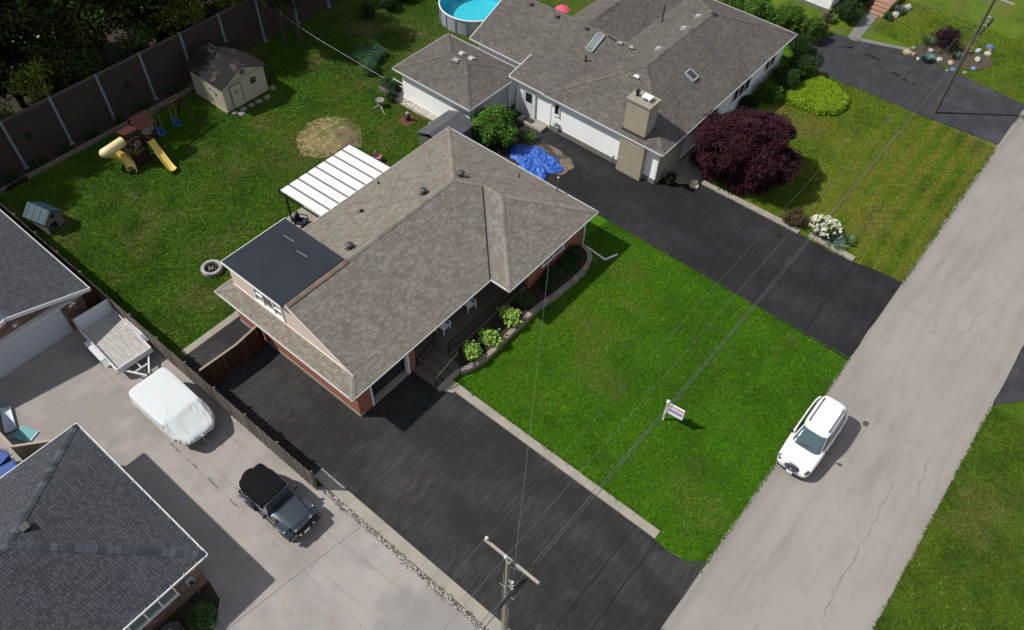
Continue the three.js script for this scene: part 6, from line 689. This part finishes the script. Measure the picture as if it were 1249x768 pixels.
function taper(pts, r0, r1, n = 7, seg = 8) { const cv = new THREE.CatmullRomCurve3(pts.map(p => V(...p))), R = []; for (let i = 0; i <= seg; i++) { const t = i / seg, p = cv.getPoint(t), d = cv.getTangent(t), s = Math.abs(d.y) > .9 ? V(1, 0, 0).cross(d).normalize() : V(0, 1, 0).cross(d).normalize(), q = d.clone().cross(s), r = mix(r0, r1, t), a = []; for (let j = 0; j < n; j++) { const th = -j / n * 6.2832; a.push(p.clone().addScaledVector(s, Math.cos(th) * r).addScaledVector(q, Math.sin(th) * r)); } R.push(a); } const g = rings(R); const P = g.attributes.position.count, uv = new Float32Array(P * 2); for (let i = 0; i < P; i++) { uv[2 * i] = (i % n) / n * 2; uv[2 * i + 1] = Math.floor(i / n) / 3; } g.setAttribute('uv', new THREE.BufferAttribute(uv, 2)); return g; }
const leafA = [cluster(9, .3, .2, .13, 1), cluster(9, .3, .2, .13, 2)];
function tree(name, label, cat, pos, o) {
  const T = thing(name, label, cat, pos, 0, o.group); mesh('trunk', trunkGeo(o.th, o.tr, o.lean || [0, 0], o.seed, o.limbs || 7, o.reach, o.up || .5), o.bark || mBark, T);
  const bl = lumps(o.lean ? o.lean[0] : 0, o.cy, o.lean ? o.lean[1] : 0, o.rx, o.ry, o.rz || o.rx, o.lumps, o.r0, o.r1, o.seed + 1, o.low ?? -.5); foliage(T, o.leaf || leafA[0], shellPts(bl, o.n, o.seed + 2, o.inner ?? .6, o.flat || .8), o.col, o.seed + 3, .7, 1.35, o.mat || leafMat, 'crown'); return T;
}
const tint = (c, v = .45, warm = 0) => (p, R) => { const k = 1 - v + 2 * v * R(), w = warm * R(); return [c[0] * k * (1 + w), c[1] * k, c[2] * k]; };
// dark trees behind the barrier
const tg = 'tall trees behind the sound barrier';
const leafBig = cluster(14, .42, .34, .22, 3);
[[-35.2, 15, 13, 'broad'], [-35.6, 9.2, 12, 'broad'], [-36.2, 5.2, 13.5, 'tall'], [-33.6, 1.8, 8.5, 'slim'], [-36.6, -.8, 14, 'tall'], [-34.0, -5, 12, 'broad'], [-37.0, -9, 14, 'tall'], [-33.4, -13, 12, 'broad'], [-35.5, -18, 13, 'tall'], [-33.4, -22.5, 12, 'broad'], [-36, -27, 14, 'tall'], [-33.6, -32, 13, 'broad'], [-36, -39, 14, 'tall'], [-41, 3, 13, 'broad'], [-41.5, -14, 13, 'tall'], [-41, -24, 13, 'broad']].forEach(([x, z, h, k], i) => tree('shade_tree', { broad: 'broad', tall: 'tall', slim: 'slim young' }[k] + ' dark leafy tree ' + (x < -40 ? 'far' : x < -35 ? 'some way' : 'close') + ' behind the sound barrier, opposite ' + (z > 8 ? 'the playhouse' : z > 0 ? 'the play set' : z > -10 ? 'the garden shed' : z > -20 ? 'the vegetable plot' : 'the pool yard'), 'tree', [x, 0, z], { seed: 100 + i * 7, th: h * .72, tr: .26, lean: [(hash(i, 1) - .5) * 1.6, (hash(i, 2) - .5) * 1.6], limbs: 9, reach: k === 'slim' ? 1.8 : 3.4, cy: h * .52, rx: k === 'slim' ? 1.9 : 3.6, ry: h * .42, lumps: k === 'slim' ? 14 : 34, r0: .8, r1: 1.5, low: -.98, n: k === 'slim' ? 600 : 1450, inner: .45, leaf: leafBig, col: tint(k === 'broad' ? [.034, .058, .011] : [.027, .05, .011], .55, .4), group: tg }));
// understorey along the barrier
for (let i = 0; i < 12; i++) { const z = 12 - i * 3.6, x = -31.2 - hash(i, 8) * .8; const S = thing('understorey_shrub', (hash(i, 6) > .5 ? 'yellow green' : 'dark green') + ' leafy shrub against the back of the sound barrier, opposite ' + (z > 8 ? 'the playhouse' : z > 0 ? 'the play set' : z > -10 ? 'the garden shed' : z > -20 ? 'the vegetable plot' : 'the pool yard'), 'shrub', [x, 0, z], 0, 'shrubs behind the sound barrier'); mesh('stem', [0, 1, 2].map(k => taper([[0, 0, 0], [(k - 1) * .2, 1.3, .1 * k], [(k - 1) * .5, 3.3, .3 - .25 * k]], .05, .02, 5, 4)), mBark, S); foliage(S, leafA[1], shellPts(lumps(0, 2.9 + hash(i, 3) * 1.1, 0, .8, 1.1, 1.3, 7, .35, .6, 300 + i), 190 + (hash(i, 5) * 140 | 0), 310 + i), tint(hash(i, 6) > .5 ? [.13, .18, .03] : [.045, .08, .016], .5), 320 + i); }
tree('yard_tree', 'dark leafy tree in the back yard corner by the clothesline', 'tree', [-28.4, 0, -13.4], { seed: 400, th: 6.5, tr: .2, limbs: 8, reach: 2.2, cy: 6.2, rx: 2.7, ry: 2.6, lumps: 18, r0: .8, r1: 1.3, low: -.9, n: 1500, col: tint([.02, .036, .01], .5) });
// purple maple
{ const lf = cluster(14, .2, .15, .07, 11); tree('purple_maple', 'round dark purple leaved maple in front of the white house', 'tree', [5.9, 0, -22.1], { seed: 500, th: 1.7, tr: .16, limbs: 12, reach: 2.2, up: .45, cy: 2.15, rx: 3.05, ry: 1.95, lumps: 76, r0: .55, r1: 1.0, low: -.75, n: 9600, inner: .5, flat: .75, leaf: lf, col: (p, R) => { const k = .5 + 1.0 * R(); const w = R() < .16 ? 1.5 : 1; return [.036 * k * w, .0105 * k * w, .0165 * k * w]; } }); }
// bushes: [x,z,r,h,colour,label,name,cat,n]
function bush(x, z, r, h, col, label, name, n, leaf = [.12, .06], y = .0, vary = .45, cat = 'shrub', group) { const seed = Math.abs(Math.round(x * 131 + z * 57)) + 7; const B = thing(name, label, cat, [x, y, z], 0, group); mesh('stem', [0, 1, 2, 3, 4].map(k => taper([[0, -.05, 0], [Math.cos(k * 1.3) * r * .25, h * .4, Math.sin(k * 1.3) * r * .25], [Math.cos(k * 1.3) * r * .55, h * .75, Math.sin(k * 1.3) * r * .55]], .03 * Math.max(.5, r), .01, 5, 4)), mBark, B); foliage(B, cluster(10, leaf[0] * 1.1, leaf[0], leaf[1], seed), shellPts(lumps(0, h * .5, 0, r * .68, h * .32, r * .68, Math.round(8 + r * 9), r * .26, r * .42, seed + 1, -.7).map(b => [b[0], Math.max(b[3] * .5, b[1]), b[2], b[3]]), n, seed + 2, .4, .85), tint(col, vary), seed + 3); return B; }
bush(-8.75, -13.8, 1.95, 2.7, [.065, .15, .02], 'large bright green bush between grey shed and blue tarpaulin', 'green_bush', 2400, [.13, .07]); bush(-6.9, -15.6, .6, .8, [.075, .15, .03], 'small bright green shoot beside the white house door step', 'green_bush', 160);
bush(11.0, -20.5, .85, 1.0, [.085, .062, .03], 'brownish olive shrub on the lawn edge beside the white hydrangea', 'brown_shrub', 520, [.09, .05]);
{ const h = bush(12.85, -20.95, .95, .8, [.05, .09, .025], 'white flowering hydrangea bush at the driveway edge', 'hydrangea_bush', 420, [.12, .08]); const R = RNG(90), pts = []; for (let i = 0; i < 105; i++) { const a = R() * 6.28, r = Math.sqrt(R()) * .98; pts.push(V(Math.cos(a) * r, .85 - r * r * .42 + R() * .12, Math.sin(a) * r)); } foliage(h, cluster(26, .055, .06, .05, 9), pts, (p, R2) => { const k = .75 + .35 * R2(); return [.78 * k, .78 * k, .62 * k]; }, 91, .8, 1.5, leafMat, 'flowers'); }
function blades(x, z, r, n, len, wid, col, label, name, y = 0, tilt = .6) { const R = RNG(Math.abs(Math.round(x * 77 + z * 31)) + 5), B = thing(name, label, 'plant', [x, y, z]); const g = []; for (let i = 0; i < n; i++) { const a = R() * 6.28, rr = Math.sqrt(R()) * r * .5, L = len * (.6 + .5 * R()), t = tilt * (.4 + .8 * R()), w = wid * (.7 + .6 * R()), P = s => { const k = s * s * t; return V(Math.cos(a) * (rr + L * s * Math.sin(t + k)), L * (s * Math.cos(t) - .25 * k * s), Math.sin(a) * (rr + L * s * Math.sin(t + k))); }; g.push(grid(2, 4, (u, v) => { const p = P(v), ww = w * Math.sin(Math.PI * Math.min(.97, .12 + v * .86)) * (u - .5); return V(p.x - Math.sin(a) * ww, p.y + Math.abs(u - .5) * w * .25, p.z + Math.cos(a) * ww); })); } const m = [0, 1, 2].map(k => mat(col.map(c => c * (.72 + .3 * k)), .55)); m.forEach((mm, k) => { const l = g.filter((_, i) => i % 3 === k); if (l.length) mesh('leaves', l, mm, B); }); return B; }
blades(13.75, -20.5, .7, 90, .75, .05, [.1, .16, .13], 'blue green iris clump with long leaves beside the hydrangea', 'iris_clump', 0, .9);
blades(14.5, -21.2, .5, 40, .4, .1, [.05, .1, .03], 'low green plant behind the iris clump', 'garden_plant');
// hostas in the porch bed
[[2.45, .95, .58, 'nearest the porch steps'], [2.48, -.45, .68, 'in the middle of the three'], [2.45, -2.2, .68, 'beside the dark leafy plants']].forEach(([x, z, r, l]) => bush(x + .08, z, r * .82, .62, [.2, .33, .06], 'bright yellow green hosta in the porch bed, ' + l, 'hosta', 260, [.17, .12], .36, .35, 'plant'));
[[2.4, -3.75, .5], [2.55, -5.6, .65], [2.4, -6.6, .6], [2.6, -7.6, .6], [2.45, -8.6, .55]].forEach(([x, z, r], i) => bush(x, z, r, .7, i ? [.03, .06, .018] : [.045, .085, .02], i ? 'dark leafy plant in the shaded bed below the brick wall' : 'green leafy plant between hostas and brick wall', 'bed_plant', 200, [.12, .07], .36, .4, 'plant', i ? 'dark plants in the porch bed' : undefined));
// lime ground cover bed
{ const B = thing('lime_shrub_bed', 'low lime green clipped ground cover bed on the white house lawn', 'ground cover', [6.4, 0, -33.5]); const poly = [[-2.3, 1.0], [-1.9, 2.1], [.8, 1.75], [1.75, .9], [2.05, -.2], [1.75, -1.35], [.2, -2.35], [-1.2, -2.55], [-1.9, -.9]]; const inside = (x, z) => { let c = false; for (let i = 0, j = poly.length - 1; i < poly.length; j = i++) { const [xi, zi] = poly[i], [xj, zj] = poly[j]; if ((zi > z) !== (zj > z) && x < (xj - xi) * (z - zi) / (zj - zi) + xi) c = !c; } return c; }; const R = RNG(66), pts = []; while (pts.length < 4600) { const x = R() * 4.6 - 2.4, z = R() * 4.9 - 2.7; if (!inside(x, z)) continue; const ed = segDist(x, z, [...poly, poly[0]]); pts.push(V(x, Math.min(.34, .1 + ed * 1.3) * (R() < .25 ? R() : 1) + .07 * fbm(x * 3, z * 3, 2), z)); } mesh('stem', [0, 1, 2, 3].map(i => taper([[i * .6 - 1, 0, 0], [i * .6 - .9, .15, .1], [i * .6 - .7, .32, .2]], .02, .01, 5, 3)), mBark, B); foliage(B, cluster(9, .07, .08, .05, 17), pts, tint([.175, .29, .014], .3), 67); }
// hedges along the white house
[[3.4, -31.2, 1.2, 1.3, [.055, .12, .018], 'green rounded shrub beside the lime ground cover'], [3.5, -33.4, 1.35, 1.5, [.03, .066, .014], 'dark evergreen shrub below the white house eave, next to the lime ground cover'], [3.7, -35.5, 1.5, 1.8, [.028, .062, .013], 'dark evergreen shrub between white house corner and grey driveway'], [2.9, -37.6, 1.5, 2.1, [.018, .04, .012], 'tall dark evergreen shrub at the head of the grey driveway'], [2.9, -29.3, .8, 1.0, [.02, .045, .014], 'dark shrub behind the purple maple']].forEach(a => bush(a[0], a[1], a[2], a[3], a[4], a[5], 'evergreen_shrub', 1000, [.1, .05]));
[[-6.6, -38.2, 1.7, 2.7], [-4.3, -38.6, 1.8, 3.0], [-2.0, -38.9, 1.75, 3.1], [.3, -39.5, 1.75, 2.9], [1.9, -40.2, 1.2, 2.2]].forEach((a, i) => bush(a[0], a[1], a[2], a[3], [.07, .14, .02], 'bright green hedge bush growing behind the white house', 'hedge_bush', 1300, [.12, .06], 0, .5, 'hedge', 'hedge bushes behind the white house'));
bush(3.1, -45.2, 1.3, 1.8, [.022, .048, .014], 'dark green bush beside the cottage walk', 'evergreen_shrub', 800); bush(2.6, -48.2, 1.3, 1.9, [.024, .05, .015], 'dark green bush beside the brick steps', 'evergreen_shrub', 700); bush(1.9, -43.9, .6, .9, [.2, .2, .1], 'pale yellow green shrub at the cottage corner', 'pale_shrub', 260); bush(6.0, -49.3, .45, .5, [.1, .14, .1], 'grey green shrub beside the brick steps', 'pale_shrub', 160); bush(5.7, -47.8, .4, .45, [.05, .09, .03], 'small green shrub at the foot of the brick steps', 'pale_shrub', 140);
[[6.0, -48.6], [6.1, -49.9], [6.35, -50.5]].forEach(([x, z], i) => { const q = mesh('garden_rock', rockGeo(.3, .3, .28, i + 120), mat([.36, .36, .35], .95)); q.position.set(x, 0, z); tag(q, 'grey rock beside the brick steps of the cottage', 'rock', 'rocks beside the cottage steps'); });
// rock garden plants
bush(10.9, -46.8, 1.3, 1.5, [.03, .012, .02], 'dark purple shrub in the rock garden', 'purple_shrub', 620, [.1, .05]); blades(10.55, -44.05, .6, 110, .48, .14, [.06, .13, .12], 'blue green hosta at the rock garden edge', 'hosta'); blades(9.7, -46.4, .6, 130, .8, .03, [.045, .09, .03], 'dark green grass clump in the rock garden', 'grass_clump', 0, .6); blades(12.3, -47.5, .5, 80, .6, .04, [.28, .24, .03], 'yellow leaved plant behind the rock garden', 'garden_plant', 0, .8); blades(12.2, -46.0, .5, 70, .5, .1, [.03, .07, .03], 'dark leafy plant between purple shrub and boulders', 'garden_plant');
// plants by the stone house
bush(2.95, 19.2, .72, 1.0, [.07, .13, .035], 'dark green rounded shrub in the bed by the stone house', 'bed_shrub', 420, [.1, .06], .05); bush(3.3, 20.45, .66, .95, [.19, .27, .05], 'pale lime green shrub in the bed by the stone house', 'bed_shrub', 420, [.1, .06], .05); bush(2.35, 21.35, .4, .6, [.14, .2, .12], 'pale grey green shrub beside the air conditioner', 'bed_shrub', 200, [.09, .05], .05); bush(2.75, 21.1, .35, .5, [.12, .1, .05], 'small brown shrub beside the air conditioner', 'bed_shrub', 160, [.08, .04], .05); bush(-11.6, 21.1, .6, .9, [.09, .16, .04], 'green plant inside the grey yard fence', 'bed_shrub', 200);
// vegetable plot under netting
{ const P = thing('vegetable_plot', 'leafy vegetable plot under dark green netting on the back lawn', 'vegetable plot', [-21.7, 0, -14.9]); const mN = mat([.05, .11, .08], .7), F = (x, z) => bar([x, 0, z], [x, .95, z], .02, 5); mesh('stake', [F(-1.2, 1), F(-1.0, -1.4), F(.2, -1.5), F(.6, -.8), F(.6, .7), F(1.5, 1.3)], mN, P); const wires = []; for (let i = 0; i < 26; i++) { const t = i / 25; wires.push(bar([-1.1 + t * 1.7, .9, -1.45 + t * .5], [-1.2 + t * 2.6, .55 + .3 * Math.sin(t * 9), 1.1 + t * .2], .006, 4)); wires.push(bar([-1.2 + .05 * i * .1, .9 - .2 * Math.abs(t - .5), -1.4 + t * 2.5], [.5 + t * .8, .9 - .2 * Math.abs(t - .5), -1.2 + t * 2.4], .006, 4)); } mesh('netting', wires, mN, P); foliage(P, cluster(10, .14, .16, .09, 23), shellPts([[-.6, .35, -.7, .5], [0, .4, -.2, .55], [.2, .35, .6, .5], [-.5, .35, .3, .5], [.8, .4, 1.0, .55], [-.2, .3, -1.1, .4]], 380, 24, .3, .8), tint([.045, .1, .03], .45), 25); }
[[-18.4, -13.3], [-17.7, -13.2], [-17.2, -12.6], [-17.6, -14.2]].forEach(([x, z], i) => bush(x, z, .42, .8, [.03, .065, .025], 'dark green plant around the raised bed by the garage', 'bed_plant', 150, [.11, .06], i < 2 ? .25 : 0, .4, 'plant', 'plants around the raised bed'));
for (let i = 0; i < 7; i++) bush(-29.5, 10 - i * 2 - hash(i, 4), .35 + .2 * hash(i, 2), .5, [.025, .05, .015], 'small dark plant in the mulch strip below the barrier', 'bed_plant', 110, [.1, .06], .08, .4, 'plant', 'plants below the sound barrier');
for (let i = 0; i < 7; i++) bush(-27.5 + hash(i, 31) * 3, -19 - i * 2.1, .7 + .4 * hash(i, 12), 1.2, [.022, .045, .014], 'dark shrub in the shaded yard below the barrier', 'yard_shrub', 260, [.12, .06], 0, .4, 'shrub', 'dark shrubs in the shaded yard');

// ================================================================ grass: short blades over the lawns
{
  const R = RNG(900), blade = (() => { const pos = []; const Q = RNG(5); for (let i = 0; i < 6; i++) { const a = Q() * 6.28, r = Q() * .05, x = Math.cos(a * 3) * r, z = Math.sin(a * 3) * r, L = .03 + .03 * Q(), dx = Math.cos(a) * L * .9, dz = Math.sin(a) * L * .9, w = .012; pos.push(x - Math.sin(a) * w, 0, z + Math.cos(a) * w, x + Math.sin(a) * w, 0, z - Math.cos(a) * w, x + dx, L, z + dz); } const g = new THREE.BufferGeometry(); g.setAttribute('position', new THREE.Float32BufferAttribute(pos, 3)); g.computeVertexNormals(); return g; })();
  const holes = { back: [[-13.6, -9, -5.6, .9], [-28.5, -24.85, -7.5, -3.85], [-9.92, -9, 7, 11.2]], front: [[1, 3.35, -9.9, 2.3], [2.6, 15.98, 2.76, 3.4]] };
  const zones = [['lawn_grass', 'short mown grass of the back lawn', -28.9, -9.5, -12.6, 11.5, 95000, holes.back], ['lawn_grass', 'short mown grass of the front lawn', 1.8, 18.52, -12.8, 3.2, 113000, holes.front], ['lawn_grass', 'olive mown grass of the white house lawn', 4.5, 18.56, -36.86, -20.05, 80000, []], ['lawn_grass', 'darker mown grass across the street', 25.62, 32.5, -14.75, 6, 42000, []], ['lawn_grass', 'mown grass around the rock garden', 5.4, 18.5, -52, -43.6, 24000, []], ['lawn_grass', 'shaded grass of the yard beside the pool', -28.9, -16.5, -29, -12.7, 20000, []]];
  const gm = mat([1, 1, 1], .8), c = new THREE.Color(), M = new THREE.Matrix4(), q = new THREE.Quaternion(), up = V(0, 1, 0);
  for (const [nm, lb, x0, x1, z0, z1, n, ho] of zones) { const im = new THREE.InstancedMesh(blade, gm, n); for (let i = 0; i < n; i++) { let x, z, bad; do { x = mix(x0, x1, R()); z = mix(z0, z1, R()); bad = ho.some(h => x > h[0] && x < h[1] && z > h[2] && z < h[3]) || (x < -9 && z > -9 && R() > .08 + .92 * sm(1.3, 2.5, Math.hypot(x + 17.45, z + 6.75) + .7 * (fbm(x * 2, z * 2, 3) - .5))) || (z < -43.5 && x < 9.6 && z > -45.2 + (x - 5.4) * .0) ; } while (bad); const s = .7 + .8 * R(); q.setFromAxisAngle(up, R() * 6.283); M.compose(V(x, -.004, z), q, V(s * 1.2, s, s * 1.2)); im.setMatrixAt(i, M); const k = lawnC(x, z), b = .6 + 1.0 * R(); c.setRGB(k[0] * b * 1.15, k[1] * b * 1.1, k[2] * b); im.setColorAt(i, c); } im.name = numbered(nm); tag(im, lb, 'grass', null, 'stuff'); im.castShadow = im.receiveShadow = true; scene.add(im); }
}

// weeds in joints and along edges
{
  const R = RNG(1234), pts = [], runs = [[-9.4, 11.5, 1.9, 11.5, 150], [1.4, 11.42, 12, 11.42, 60], [2.2, 11.66, 14, 11.66, 60], [-9, -12.95, 16, -12.7, 120], [5, -19.75, 15, -19.8, 110], [18.42, -12.4, 18.42, 2.4, 50], [18.45, -36.5, 18.45, -20.4, 50], [25.72, -14, 25.72, 4, 50], [4.6, -43.0, 13, -44.0, 60], [4, -36.95, 17, -37.2, 80], [-15.3, 12.6, -15.3, 13.9, 12], [-28.8, 11.4, -10, 11.4, 160], [3.3, 2.7, 15.9, 2.7, 130]];
  for (const [x0, z0, x1, z1, n] of runs) for (let i = 0; i < n; i++) { const t = R(), j = (R() - .5) * .2; pts.push(V(mix(x0, x1, t) + (Math.abs(x1 - x0) < 1 ? j : 0), .035, mix(z0, z1, t) + (Math.abs(x1 - x0) < 1 ? 0 : j))); }
  const im = foliage(scene, cluster(9, .05, .09, .035, 71, -.5), pts, (p, Q) => { const k = .6 + .8 * Q(); return Q() < .2 ? [.13 * k, .11 * k, .04 * k] : [.05 * k, .1 * k, .018 * k]; }, 72, .5, 1.4, leafMat, 'edge_weeds'); tag(im, 'small green weeds growing in cracks along kerbs, fence and driveway edges', 'weeds', null, 'stuff');
}

// ---------------------------------------------------------------- draw
const renderer = new THREE.WebGLRenderer({ antialias: true });
renderer.setSize(W, H); renderer.toneMapping = THREE.LinearToneMapping; renderer.toneMappingExposure = EXPOSURE; renderer.shadowMap.enabled = true;
renderer.render(scene, camera);
